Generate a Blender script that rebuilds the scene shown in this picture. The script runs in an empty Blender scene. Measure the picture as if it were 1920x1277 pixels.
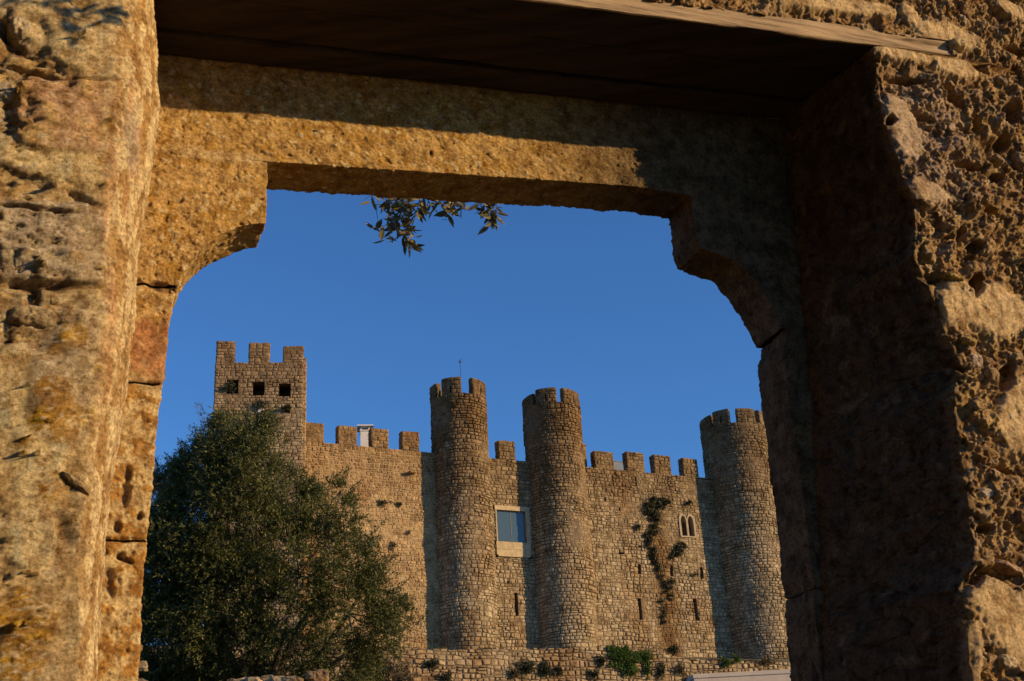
import bpy, math, random
import numpy as np
from mathutils import Vector

SC = bpy.context.scene
COL = SC.collection
R = math.radians
rng = np.random.default_rng(7)
random.seed(7)

# ------------------------------------------------------------------ camera, sky, sun
F_PX, CX, CY = 2291.0, 960.0, 638.5
PITCH, ROLL = R(22.997), R(3.3986)
FWD = np.array([0, math.cos(PITCH), math.sin(PITCH)])
_R0 = np.array([1.0, 0, 0]); _U0 = np.array([0, -math.sin(PITCH), math.cos(PITCH)])
RGT = math.cos(ROLL) * _R0 - math.sin(ROLL) * _U0
UPV = math.sin(ROLL) * _R0 + math.cos(ROLL) * _U0
cam_d = bpy.data.cameras.new('camera'); cam = bpy.data.objects.new('camera', cam_d); COL.objects.link(cam)
cam_d.sensor_width = 36; cam_d.lens = 36 * F_PX / 1920; cam_d.clip_start = 0.05; cam_d.clip_end = 9000
from mathutils import Matrix
cam.matrix_world = Matrix(((RGT[0], UPV[0], -FWD[0], 0), (RGT[1], UPV[1], -FWD[1], 0), (RGT[2], UPV[2], -FWD[2], 0), (0, 0, 0, 1)))
cam_d.dof.use_dof = True; cam_d.dof.focus_distance = 60; cam_d.dof.aperture_fstop = 55
SC.camera = cam

SUN_AZ, SUN_EL = R(-14.0), R(14.9)
SUN = np.array([math.cos(SUN_AZ) * math.cos(SUN_EL), math.sin(SUN_AZ) * math.cos(SUN_EL), math.sin(SUN_EL)])
world = bpy.data.worlds.new('World'); SC.world = world; world.use_nodes = True
wn = world.node_tree; bg = wn.nodes['Background']
sky = wn.nodes.new('ShaderNodeTexSky'); sky.sky_type = 'NISHITA'; sky.sun_disc = False
sky.sun_elevation = SUN_EL; sky.sun_rotation = math.pi / 2 - SUN_AZ
sky.air_density = 1.0; sky.dust_density = 0.0; sky.ozone_density = 7.8; sky.altitude = 100
bg.inputs[1].default_value = 0.15
wn.links.new(sky.outputs[0], bg.inputs[0])
sd = bpy.data.lights.new('sun', 'SUN'); so = bpy.data.objects.new('sun', sd); COL.objects.link(so)
sd.energy = 5.0; sd.angle = R(0.5); sd.color = (1.0, 0.67, 0.33)
so.rotation_mode = 'QUATERNION'; so.rotation_quaternion = Vector(SUN).to_track_quat('Z', 'Y'); so.location = (30, -12, 20)
SC.view_settings.view_transform = 'Standard'; SC.view_settings.look = 'None'
SC.view_settings.exposure = 0.2; SC.view_settings.gamma = 1.0; SC.view_settings.use_curve_mapping = False

# ------------------------------------------------------------------ measuring helpers
def ray(x, y): return FWD * F_PX + RGT * (x - CX) - UPV * (y - CY)
def proj(P):
    P = np.asarray(P, float); d = P @ FWD
    return CX + F_PX * (P @ RGT) / d, CY - F_PX * (P @ UPV) / d
class Frame:
    def __init__(s, deg):
        t = R(deg); s.W = np.array([math.cos(t), math.sin(t), 0]); s.N = np.array([-math.sin(t), math.cos(t), 0])
    def at(s, x, y, V):            # where the line of sight through (x, y) meets the vertical plane V: (u, z)
        d = ray(x, y); P = d * (V / (d @ s.N)); return np.array([P @ s.W, P[2]])
    def P(s, u, v, z):
        u, v, z = np.broadcast_arrays(np.asarray(u, float), np.asarray(v, float), np.asarray(z, float))
        return u[..., None] * s.W + v[..., None] * s.N + z[..., None] * np.array([0, 0, 1.0])
GATE = Frame(20); CAS = Frame(27); KEEP = Frame(9)
Z1 = np.array([0, 0, 1.0])

# ------------------------------------------------------------------ noise
_perm = np.random.default_rng(3).permutation(256).astype(np.int32)
_perm = np.concatenate([_perm, _perm, _perm])
_g = np.random.default_rng(4).normal(size=(256, 3)); _g /= np.linalg.norm(_g, axis=1)[:, None]; _g = _g.astype(np.float32)
def perlin(P):
    P = P.reshape(-1, 3).astype(np.float32)
    I = np.floor(P).astype(np.int32); f = P - I; I &= 255
    w = f * f * f * (f * (f * 6 - 15) + 10)
    out = np.zeros(len(P), np.float32)
    for dx in (0, 1):
        wx = w[:, 0] if dx else 1 - w[:, 0]; hx = _perm[I[:, 0] + dx]
        for dy in (0, 1):
            wy = w[:, 1] if dy else 1 - w[:, 1]; hy = _perm[hx + ((I[:, 1] + dy) & 255)]
            for dz in (0, 1):
                wz = w[:, 2] if dz else 1 - w[:, 2]
                g = _g[_perm[hy + ((I[:, 2] + dz) & 255)] & 255]
                out += wx * wy * wz * (g[:, 0] * (f[:, 0] - dx) + g[:, 1] * (f[:, 1] - dy) + g[:, 2] * (f[:, 2] - dz))
    return out * 1.6
def fbm(P, sc, oct=4, gain=0.5, off=0.0, ridge=False):
    sc = np.asarray(sc, float); o = 0; a = 1.0; tot = 0
    for k in range(oct):
        n = perlin(P.reshape(-1, 3) * sc * (2.03 ** k) + off + 17.3 * k)
        if ridge: n = 1 - 2 * np.abs(n)
        o = o + a * n; tot += a; a *= gain
    return o / tot
def worley(P, sc, off=0.0):
    """distance to nearest, to second nearest jittered point, id of the nearest"""
    Q = (P.reshape(-1, 3) * np.asarray(sc, float) + off).astype(np.float32)
    I = np.floor(Q).astype(np.int32); f = Q - I
    d1 = np.full(len(Q), 9.0, np.float32); d2 = d1.copy(); idn = np.zeros(len(Q), np.int32)
    for dx in (-1, 0, 1):
        for dy in (-1, 0, 1):
            for dz in (-1, 0, 1):
                h = _perm[_perm[_perm[(I[:, 0] + dx) & 255] + ((I[:, 1] + dy) & 255)] + ((I[:, 2] + dz) & 255)]
                jx = _perm[h + 11] / 255.0; jy = _perm[h + 57] / 255.0; jz = _perm[h + 131] / 255.0
                d = np.sqrt((dx + jx - f[:, 0]) ** 2 + (dy + jy - f[:, 1]) ** 2 + (dz + jz - f[:, 2]) ** 2)
                n = d < d1
                d2 = np.where(n, d1, np.minimum(d2, d)); idn = np.where(n, h, idn); d1 = np.where(n, d, d1)
    return d1, d2, idn / 255.0
def sstep(x, a, b):
    t = np.clip((x - a) / (b - a), 0, 1); return t * t * (3 - 2 * t)
def mix(a, b, t):
    t = np.clip(t, 0, 1)[:, None]; return np.asarray(a) * (1 - t) + np.asarray(b) * t

# ------------------------------------------------------------------ object helpers
def tag(o, label=None, cat=None, group=None, kind=None):
    if label: o['label'] = label
    if cat: o['category'] = cat
    if group: o['group'] = group
    if kind: o['kind'] = kind
    return o
def empty(name, loc=(0, 0, 0), **k):
    o = bpy.data.objects.new(name, None); COL.objects.link(o); o.location = [float(c) for c in loc]
    o.empty_display_size = 0.2
    return tag(o, **k)
def link(name, me, mat=None, parent=None, smooth=False, **k):
    if mat is not None and not me.materials: me.materials.append(mat)
    if smooth: me.shade_smooth()
    o = bpy.data.objects.new(name, me); COL.objects.link(o)
    if parent is not None:
        o.parent = parent
        # geometry is written in world coordinates; take the ancestors' places off again
        off = Vector((0, 0, 0)); p = parent
        while p is not None: off += p.location; p = p.parent
        o.location = -off if not k.get('at') else Vector(k['at']) - off
    elif k.get('at'): o.location = k['at']
    k.pop('at', None)
    return tag(o, **k)
def mesh(V, Fc, smooth=False):
    me = bpy.data.meshes.new('m'); me.from_pydata([tuple(map(float, v)) for v in V], [], Fc); me.update()
    if smooth: me.shade_smooth()
    return me
def mesh_np(V, quads, color=None):
    me = bpy.data.meshes.new('m'); n = len(V); m, k = quads.shape
    me.vertices.add(n); me.vertices.foreach_set('co', np.ascontiguousarray(V, np.float32).ravel())
    me.loops.add(m * k); me.loops.foreach_set('vertex_index', np.ascontiguousarray(quads, np.int32).ravel())
    me.polygons.add(m); me.polygons.foreach_set('loop_start', np.arange(0, m * k, k, dtype=np.int32))
    me.polygons.foreach_set('loop_total', np.full(m, k, np.int32))
    me.update(calc_edges=True)
    if color is not None:
        a = me.color_attributes.new('Col', 'FLOAT_COLOR', 'POINT')
        a.data.foreach_set('color', np.concatenate([color, np.ones((n, 1))], 1).astype(np.float32).ravel())
    return me
class MB:
    """collects polygons, hands them over as one mesh"""
    def __init__(s): s.v = []; s.f = []
    def add(s, V, Fc):
        o = len(s.v); s.v += [tuple(map(float, p)) for p in V]; s.f += [tuple(i + o for i in f) for f in Fc]
    def box(s, fr, u0, u1, v0, v1, z0, z1, jit=0):
        c = [(u0, v0, z0), (u1, v0, z0), (u1, v1, z0), (u0, v1, z0), (u0, v0, z1), (u1, v0, z1), (u1, v1, z1), (u0, v1, z1)]
        P = [fr.P(*q) + (rng.uniform(-jit, jit, 3) if jit else 0) for q in c]
        s.add(P, [(0, 3, 2, 1), (4, 5, 6, 7), (0, 1, 5, 4), (1, 2, 6, 5), (2, 3, 7, 6), (3, 0, 4, 7)])
    def prism(s, fr, pts, v0, v1):
        n = len(pts)
        P = [fr.P(a, v0, b) for a, b in pts] + [fr.P(a, v1, b) for a, b in pts]
        s.add(P, [tuple(range(n)), tuple(range(2 * n - 1, n - 1, -1))] + [(i, i + n, (i + 1) % n + n, (i + 1) % n) for i in range(n)])
    def tube(s, pts, rad, k=8):
        pts = [np.asarray(p, float) for p in pts]; rings = []
        for i, p in enumerate(pts):
            t = pts[min(i + 1, len(pts) - 1)] - pts[max(i - 1, 0)]; t /= np.linalg.norm(t) + 1e-9
            a = np.cross(t, Z1 if abs(t[2]) < .9 else np.array([1.0, 0, 0])); a /= np.linalg.norm(a); b = np.cross(t, a)
            r = rad[i] if hasattr(rad, '__len__') else rad
            rings.append([p + r * (a * math.cos(6.2832 * j / k) + b * math.sin(6.2832 * j / k)) for j in range(k)])
        V = [q for rg in rings for q in rg]; Fc = []
        for i in range(len(pts) - 1):
            for j in range(k): Fc.append((i * k + j, i * k + (j + 1) % k, (i + 1) * k + (j + 1) % k, (i + 1) * k + j))
        Fc.append(tuple(range(k - 1, -1, -1))); Fc.append(tuple((len(pts) - 1) * k + j for j in range(k)))
        s.add(V, Fc)
    def build(s, name, mat, parent=None, smooth=False, **k):
        return link(name, mesh(s.v, s.f, smooth), mat, parent, **k)

# ------------------------------------------------------------------ materials
def new_mat(name, rough=0.95):
    m = bpy.data.materials.new(name); m.use_nodes = True; nt = m.node_tree; b = nt.nodes['Principled BSDF']
    b.inputs['Roughness'].default_value = rough; b.inputs['Specular IOR Level'].default_value = 0.15
    return m, nt, b
def nd(nt, t, **k):
    n = nt.nodes.new(t)
    for a, v in k.items():
        if a.startswith('i_'): n.inputs[a[2:].replace('_', ' ')].default_value = v
        else: setattr(n, a, v)
    return n
def ramp(nt, stops, fac, interp='LINEAR'):
    r = nt.nodes.new('ShaderNodeValToRGB'); r.color_ramp.interpolation = interp
    e = r.color_ramp.elements
    while len(e) < len(stops): e.new(0.5)
    for q, (p, c) in zip(e, stops):
        q.position = p; q.color = (*c, 1) if len(c) == 3 else c
    nt.links.new(fac, r.inputs[0]); return r
def mixc(nt, fac, a, b, mode='MIX'):
    m = nt.nodes.new('ShaderNodeMix'); m.data_type = 'RGBA'; m.blend_type = mode
    for s, v in ((0, fac), (6, a), (7, b)):
        if hasattr(v, 'is_output'): nt.links.new(v, m.inputs[s])
        elif isinstance(v, (int, float)): m.inputs[s].default_value = v
        else: m.inputs[s].default_value = (*v, 1)
    return m.outputs[2]
def pos(nt):
    return nt.nodes.new('ShaderNodeNewGeometry').outputs['Position']
def noise(nt, scale, detail=6, vec=None, rough=.6, dist=0):
    n = nd(nt, 'ShaderNodeTexNoise'); n.inputs['Scale'].default_value = scale; n.inputs['Detail'].default_value = detail
    n.inputs['Roughness'].default_value = rough; n.inputs['Distortion'].default_value = dist
    nt.links.new(vec if vec is not None else pos(nt), n.inputs['Vector']); return n.outputs[0]
def scaled(nt, vec, s):
    m = nd(nt, 'ShaderNodeMapping'); m.inputs['Scale'].default_value = s; nt.links.new(vec, m.inputs[0]); return m.outputs[0]
def bump(nt, b, h, strength, dist):
    n = nd(nt, 'ShaderNodeBump'); n.inputs['Strength'].default_value = strength; n.inputs['Distance'].default_value = dist
    nt.links.new(h, n.inputs['Height']); nt.links.new(n.outputs[0], b.inputs['Normal']); return n

def mat_near_stone():
    m, nt, b = new_mat('weathered_stone')
    a = nd(nt, 'ShaderNodeAttribute', attribute_name='Col')
    n1 = noise(nt, 160, 8, rough=.7); n2 = noise(nt, 38, 6)
    r1 = ramp(nt, [(.36, (.50, .46, .40)), (.5, (1, 1, 1)), (.66, (1.35, 1.35, 1.3))], n1)
    c = mixc(nt, 1.0, a.outputs['Color'], r1.outputs[0], 'MULTIPLY')
    r2 = ramp(nt, [(.36, (.62, .54, .46)), (.5, (.98, .98, .98)), (.64, (1.18, 1.18, 1.14))], n2)
    c = mixc(nt, 1.0, c, r2.outputs[0], 'MULTIPLY')
    nt.links.new(c, b.inputs['Base Color'])
    h = noise(nt, 230, 10, rough=.8); bump(nt, b, h, 1.0, .007)
    return m
def mat_masonry(name, pal, stain, stain_amt, top=None, rough_s=2.2):
    """stone by stone colour from the palette, soil and lichen stains over whole areas, dark crust near a height"""
    m, nt, b = new_mat(name)
    g = nt.nodes.new('ShaderNodeNewGeometry'); oi = nt.nodes.new('ShaderNodeObjectInfo')
    ad = nd(nt, 'ShaderNodeMath', operation='ADD'); nt.links.new(g.outputs['Random Per Island'], ad.inputs[0]); nt.links.new(oi.outputs['Random'], ad.inputs[1])
    fr = nd(nt, 'ShaderNodeMath', operation='FRACT'); nt.links.new(ad.outputs[0], fr.inputs[0])
    c = ramp(nt, [(i / (len(pal) - 1), q) for i, q in enumerate(pal)], fr.outputs[0]).outputs[0]
    pm = nd(nt, 'ShaderNodeMapRange', clamp=True); pm.inputs[1].default_value = .44; pm.inputs[2].default_value = .58; pm.inputs[4].default_value = .75
    nt.links.new(noise(nt, .8, 5, None, .6), pm.inputs[0]); av = tuple(sum(q[i] for q in pal) / len(pal) * .92 for i in range(3)); c = mixc(nt, pm.outputs[0], c, av)
    n0 = noise(nt, 9, 5, rough=.65)
    c = mixc(nt, 1.0, c, ramp(nt, [(.34, (.52, .48, .43)), (.5, (.95, .95, .95)), (.68, (1.3, 1.28, 1.22))], n0).outputs[0], 'MULTIPLY')
    n1 = noise(nt, .42, 5, scaled(nt, pos(nt), (1, 1, .45)), .62)
    mm = nd(nt, 'ShaderNodeMapRange', clamp=True); mm.inputs[1].default_value = .5; mm.inputs[2].default_value = .66; mm.inputs[4].default_value = stain_amt
    nt.links.new(n1, mm.inputs[0]); c = mixc(nt, mm.outputs[0], c, stain, 'MULTIPLY')
    n2 = noise(nt, 1.7, 7, None, .7)
    c = mixc(nt, 1.0, c, ramp(nt, [(.38, (.50, .43, .35)), (.50, (.90, .89, .87)), (.64, (1.18, 1.16, 1.12))], n2).outputs[0], 'MULTIPLY')
    if top:
        sx = nd(nt, 'ShaderNodeSeparateXYZ'); nt.links.new(pos(nt), sx.inputs[0])
        z = nd(nt, 'ShaderNodeMath', operation='MULTIPLY_ADD'); nt.links.new(noise(nt, .9, 5), z.inputs[0]); z.inputs[1].default_value = 3.0; nt.links.new(sx.outputs[2], z.inputs[2])
        mr = nd(nt, 'ShaderNodeMapRange', clamp=True); mr.inputs[1].default_value = top[0] + 1.5; mr.inputs[2].default_value = top[1] + 1.5; mr.inputs[4].default_value = top[3] if len(top) > 3 else 1
        nt.links.new(z.outputs[0], mr.inputs[0]); c = mixc(nt, mr.outputs[0], c, top[2], 'MULTIPLY')
    nt.links.new(c, b.inputs['Base Color']); bump(nt, b, noise(nt, 14, 8, rough=.7), .7, .05)
    return m
def mat_simple(name, col, var=.25, scale=6, rough=.9, b_s=20, b_d=.01, b_k=.4, stretch=None):
    m, nt, b = new_mat(name, rough)
    v = scaled(nt, pos(nt), stretch) if stretch else None
    n = noise(nt, scale, 7, v)
    lo = tuple(c * (1 - var * 1.5) for c in col); hi = tuple(min(1, c * (1 + var)) for c in col)
    nt.links.new(ramp(nt, [(.3, lo), (.52, col), (.75, hi)], n).outputs[0], b.inputs['Base Color'])
    bump(nt, b, noise(nt, b_s, 6, v), b_k, b_d); return m
def mat_leaf(name, top, under, var):
    m, nt, b = new_mat(name, .5); b.inputs['Specular IOR Level'].default_value = .35
    g = nt.nodes.new('ShaderNodeNewGeometry'); oi = nt.nodes.new('ShaderNodeObjectInfo')
    ad = nd(nt, 'ShaderNodeMath', operation='ADD'); nt.links.new(g.outputs['Random Per Island'], ad.inputs[0]); nt.links.new(oi.outputs['Random'], ad.inputs[1])
    fr = nd(nt, 'ShaderNodeMath', operation='FRACT'); nt.links.new(ad.outputs[0], fr.inputs[0])
    c = ramp(nt, [(0, tuple(x * .6 for x in top)), (.6, top), (.88, var), (1, var)], fr.outputs[0]).outputs[0]
    c = mixc(nt, g.outputs['Backfacing'], c, under)
    nt.links.new(c, b.inputs['Base Color'])
    t = nd(nt, 'ShaderNodeBsdfTranslucent'); nt.links.new(c, t.inputs[0])
    ms = nd(nt, 'ShaderNodeMixShader'); ms.inputs[0].default_value = .18
    nt.links.new(b.outputs[0], ms.inputs[1]); nt.links.new(t.outputs[0], ms.inputs[2])
    nt.links.new(ms.outputs[0], nt.nodes['Material Output'].inputs[0]); return m

M = {}
M['near'] = mat_near_stone()
greyw = [(.36, .285, .165), (.42, .345, .215), (.31, .245, .14), (.46, .385, .25), (.39, .295, .155), (.52, .445, .30), (.35, .295, .20), (.43, .33, .18)]
M['tower'] = mat_masonry('tower_masonry', greyw, (.72, .55, .38), .55, (17.0, 26.5, (.50, .39, .27), .95))
M['tower_far'] = mat_masonry('far_tower_masonry', [tuple(x * .95 for x in c) for c in greyw], (.70, .55, .40), .5, (19.0, 28.0, (.52, .43, .32), .9))
ochre = [(.44, .32, .165), (.48, .355, .19), (.40, .285, .14), (.46, .34, .19), (.50, .38, .22), (.42, .285, .13)]
M['wall_a'] = mat_masonry('ochre_masonry', ochre, (.70, .46, .26), .85, (19.3, 25.5, (.60, .50, .38), .85))
M['wall'] = mat_masonry('curtain_masonry', greyw[:6] + [(.46, .36, .22)], (.74, .54, .34), .6, (19.0, 25.6, (.56, .46, .34), .9))
M['keep'] = mat_masonry('keep_masonry', [(.41, .315, .18), (.48, .375, .225), (.37, .275, .15), (.52, .42, .27), (.44, .32, .165)], (.70, .52, .36), .6, (24, 30.5, (.60, .48, .37), .9))
M['retain'] = mat_masonry('retaining_masonry', [(.34, .265, .155), (.43, .35, .22), (.27, .20, .11), (.49, .41, .27), (.38, .27, .14)], (.62, .44, .28), .85)
def stain_band(m):
    nt = m.node_tree; b = nt.nodes['Principled BSDF']; src = b.inputs['Base Color'].links[0].from_socket
    a0, a1 = CAS.at(1243, 960, 70)[0], CAS.at(1243, 1215, 70)[0]
    dt = nd(nt, 'ShaderNodeVectorMath', operation='DOT_PRODUCT'); nt.links.new(pos(nt), dt.inputs[0]); dt.inputs[1].default_value = tuple(CAS.W)
    ns = nd(nt, 'ShaderNodeMath', operation='MULTIPLY_ADD'); nt.links.new(noise(nt, 1.1, 6, None, .65), ns.inputs[0]); ns.inputs[1].default_value = 1.9; nt.links.new(dt.outputs['Value'], ns.inputs[2])
    sb = nd(nt, 'ShaderNodeMath', operation='SUBTRACT'); nt.links.new(ns.outputs[0], sb.inputs[0]); sb.inputs[1].default_value = float(a0 + a1) / 2 + .95
    ab = nd(nt, 'ShaderNodeMath', operation='ABSOLUTE'); nt.links.new(sb.outputs[0], ab.inputs[0])
    mr = nd(nt, 'ShaderNodeMapRange', clamp=True); mr.inputs[1].default_value = 1.15; mr.inputs[2].default_value = .35; nt.links.new(ab.outputs[0], mr.inputs[0])
    sx = nd(nt, 'ShaderNodeSeparateXYZ'); nt.links.new(pos(nt), sx.inputs[0])
    mz = nd(nt, 'ShaderNodeMapRange', clamp=True); mz.inputs[1].default_value = 21.6; mz.inputs[2].default_value = 19.8; nt.links.new(sx.outputs[2], mz.inputs[0])
    mu = nd(nt, 'ShaderNodeMath', operation='MULTIPLY'); nt.links.new(mr.outputs[0], mu.inputs[0]); nt.links.new(mz.outputs[0], mu.inputs[1])
    nt.links.new(mixc(nt, mu.outputs[0], src, (.55, .40, .24), 'MULTIPLY'), b.inputs['Base Color'])
M['wall_c'] = mat_masonry('stained_curtain_masonry', greyw[:6] + [(.46, .36, .22)], (.74, .54, .34), .6, (19.0, 25.6, (.56, .46, .34), .9)); stain_band(M['wall_c'])
M['mortar'] = mat_simple('dark_mortar', (.165, .125, .078), .3, 3, b_s=12, b_d=.03)
M['mortar_a'] = mat_simple('ochre_mortar', (.40, .285, .15), .22, 2.5, b_s=10, b_d=.04)
M['wood'] = mat_simple('old_wood', (.40, .29, .17), .45, 16, b_s=60, b_d=.004, b_k=.8, stretch=(.35, .35, 6))
M['wood_shade'] = mat_simple('shade_darkened_wood', (.050, .036, .024), .4, 9, b_s=50, b_d=.005, b_k=.8, stretch=(.3, 3, 3))  # copy of the wood with the shade under the boards in its colour
M['soil'] = mat_simple('soil', (.10, .085, .05), .35, .5)
M['bark'] = mat_simple('olive_bark', (.11, .09, .07), .35, 14, stretch=(1, 1, .3))
M['twig'] = mat_simple('twig_bark', (.09, .075, .05), .3, 40)
M['leaf'] = mat_leaf('olive_leaf', (.062, .080, .014), (.082, .092, .026), (.175, .155, .026))
M['leaf_near'] = mat_leaf('near_olive_leaf', (.13, .115, .03), (.24, .19, .08), (.24, .17, .04))
M['green'] = mat_leaf('ivy_leaf', (.07, .145, .018), (.07, .12, .02), (.14, .16, .025))
M['dark_green'] = mat_leaf('wall_plant_leaf', (.035, .048, .018), (.05, .06, .03), (.09, .07, .03))
M['dry'] = mat_leaf('dry_plant_leaf', (.10, .085, .035), (.13, .10, .05), (.15, .09, .04))
M['white'] = mat_simple('white_render', (.74, .72, .68), .05, 8)
M['cream'] = mat_simple('cream_limestone', (.46, .37, .22), .2, 3)
M['pale'] = mat_simple('pale_render', (.60, .51, .40), .07, 4)
M['tile'] = mat_simple('terracotta', (.30, .15, .09), .3, 8)
M['iron'] = mat_simple('iron', (.06, .06, .06), .2, 20, .6)
M['tank'] = mat_simple('blue_grey_sheet', (.16, .21, .27), .1, 3, .6)
def glass():
    m, nt, b = new_mat('window_glass', .06); b.inputs['Base Color'].default_value = (.06, .10, .12, 1)
    b.inputs['Specular IOR Level'].default_value = .5; b.inputs['Coat Weight'].default_value = .2; b.inputs['Coat Roughness'].default_value = .03
    return m
M['glass'] = glass()
M['sill_stone'] = mat_simple('worn_pale_stone', (.38, .31, .20), .2, 5)

# ------------------------------------------------------------------ terrain
def terrain():
    vs = np.unique(np.concatenate([np.linspace(-3000, -40, 10), np.linspace(-40, 120, 60), [65.4, 65.9], np.linspace(120, 5000, 16)]))
    us = np.unique(np.concatenate([np.linspace(-4000, -60, 10), np.linspace(-60, 140, 50), np.linspace(140, 4000, 10)]))
    VV, UU = np.meshgrid(vs, us, indexing='ij')
    h = np.interp(VV, [-3000, -20, 8, 60, 65.4, 65.9, 95, 260, 5000], [-40, -1.6, -1.6, 7.6, 7.9, 11.2, 11.0, -25, -40])
    P = CAS.P(UU, VV, h); P[..., 2] += (fbm(P, .08, 3).reshape(h.shape) * .25) * (np.abs(VV) > 9)
    n, m = h.shape; idx = np.arange(n * m).reshape(n, m)
    q = np.stack([idx[:-1, :-1], idx[:-1, 1:], idx[1:, 1:], idx[1:, :-1]], -1).reshape(-1, 4)
    link('ground', mesh_np(P.reshape(-1, 3), q), M['soil'], smooth=True, kind='structure')
terrain()

# unseen cypress screen, added behind the viewer to keep sky light off the reveal
def sky_screen():
    V = []; Q = []; o = 0
    for az in np.arange(186, 292, 7.0):
        d = 5.2 + .5 * math.sin(az * .3); c = np.array([math.cos(R(az)) * d, math.sin(R(az)) * d, -1.7]); H = 8.5 + math.sin(az) * .8
        nz_, na = 40, 28; z = np.linspace(0, 1, nz_)[:, None]; th = np.linspace(0, 2 * math.pi, na, endpoint=False)[None, :]
        r = .95 * np.sqrt(np.clip(1 - z ** 3, 0, 1)) + .02
        P = np.stack(np.broadcast_arrays(c[0] + r * np.cos(th), c[1] + r * np.sin(th), c[2] + z * H), -1)
        k = 1 + .3 * fbm(P, 2.2, 4).reshape(nz_, na); P[..., 0] = c[0] + (P[..., 0] - c[0]) * k; P[..., 1] = c[1] + (P[..., 1] - c[1]) * k
        idx = np.arange(nz_ * na).reshape(nz_, na) + o; V.append(P.reshape(-1, 3)); Q.append(np.stack([idx[:-1], np.roll(idx[:-1], -1, 1), np.roll(idx[1:], -1, 1), idx[1:]], -1).reshape(-1, 4)); o += nz_ * na
    tag(link('added_sky_screen', mesh_np(np.concatenate(V), np.concatenate(Q)), M['sky_screen'], smooth=True), 'unseen dark cypress screen added behind the viewer to block sky light', 'sky_screen', kind='stuff')
M['sky_screen'] = mat_simple('sky_screen_foliage', (.030, .042, .016), .4, 14, b_s=30, b_d=.05)
sky_screen()

# ------------------------------------------------------------------ masonry
class Surf:
    """a face that stones are set on: at(s, z, h) with h the distance proud of the face"""
    def __init__(s, fn): s.at = fn
def flat(fr, u0, V): return Surf(lambda s, z, h: fr.P(u0 + s, V - np.asarray(h), z))
def side(fr, u, V0, sgn): return Surf(lambda s, z, h: fr.P(u + sgn * np.asarray(h), V0 + s, z))
def drum(C, rad, th0): # s is the arc length from the angle th0
    def f(s, z, h):
        th = th0 + np.asarray(s) / rad; rr = rad + np.asarray(h) + .035 * np.sin(np.asarray(z) * .9 + C[0]) * np.sin(th * 2 + np.asarray(z) * .35) 
        return np.stack(np.broadcast_arrays(C[0] + rr * np.cos(th), C[1] + rr * np.sin(th), z), -1)
    return Surf(f)
def clip_half(poly, nx, nz, c):  # keep nx*s+nz*z <= c
    out = []; n = len(poly)
    for i in range(n):
        a, b = poly[i], poly[(i + 1) % n]; da = nx * a[0] + nz * a[1] - c; db = nx * b[0] + nz * b[1] - c
        if da <= 0: out.append(a)
        if (da < 0 < db) or (db < 0 < da):
            t = da / (da - db); out.append((a[0] + t * (b[0] - a[0]), a[1] + t * (b[1] - a[1])))
    return out
def area(p):
    return abs(sum(p[i][0] * p[(i + 1) % len(p)][1] - p[(i + 1) % len(p)][0] * p[i][1] for i in range(len(p)))) / 2 if len(p) > 2 else 0
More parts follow.
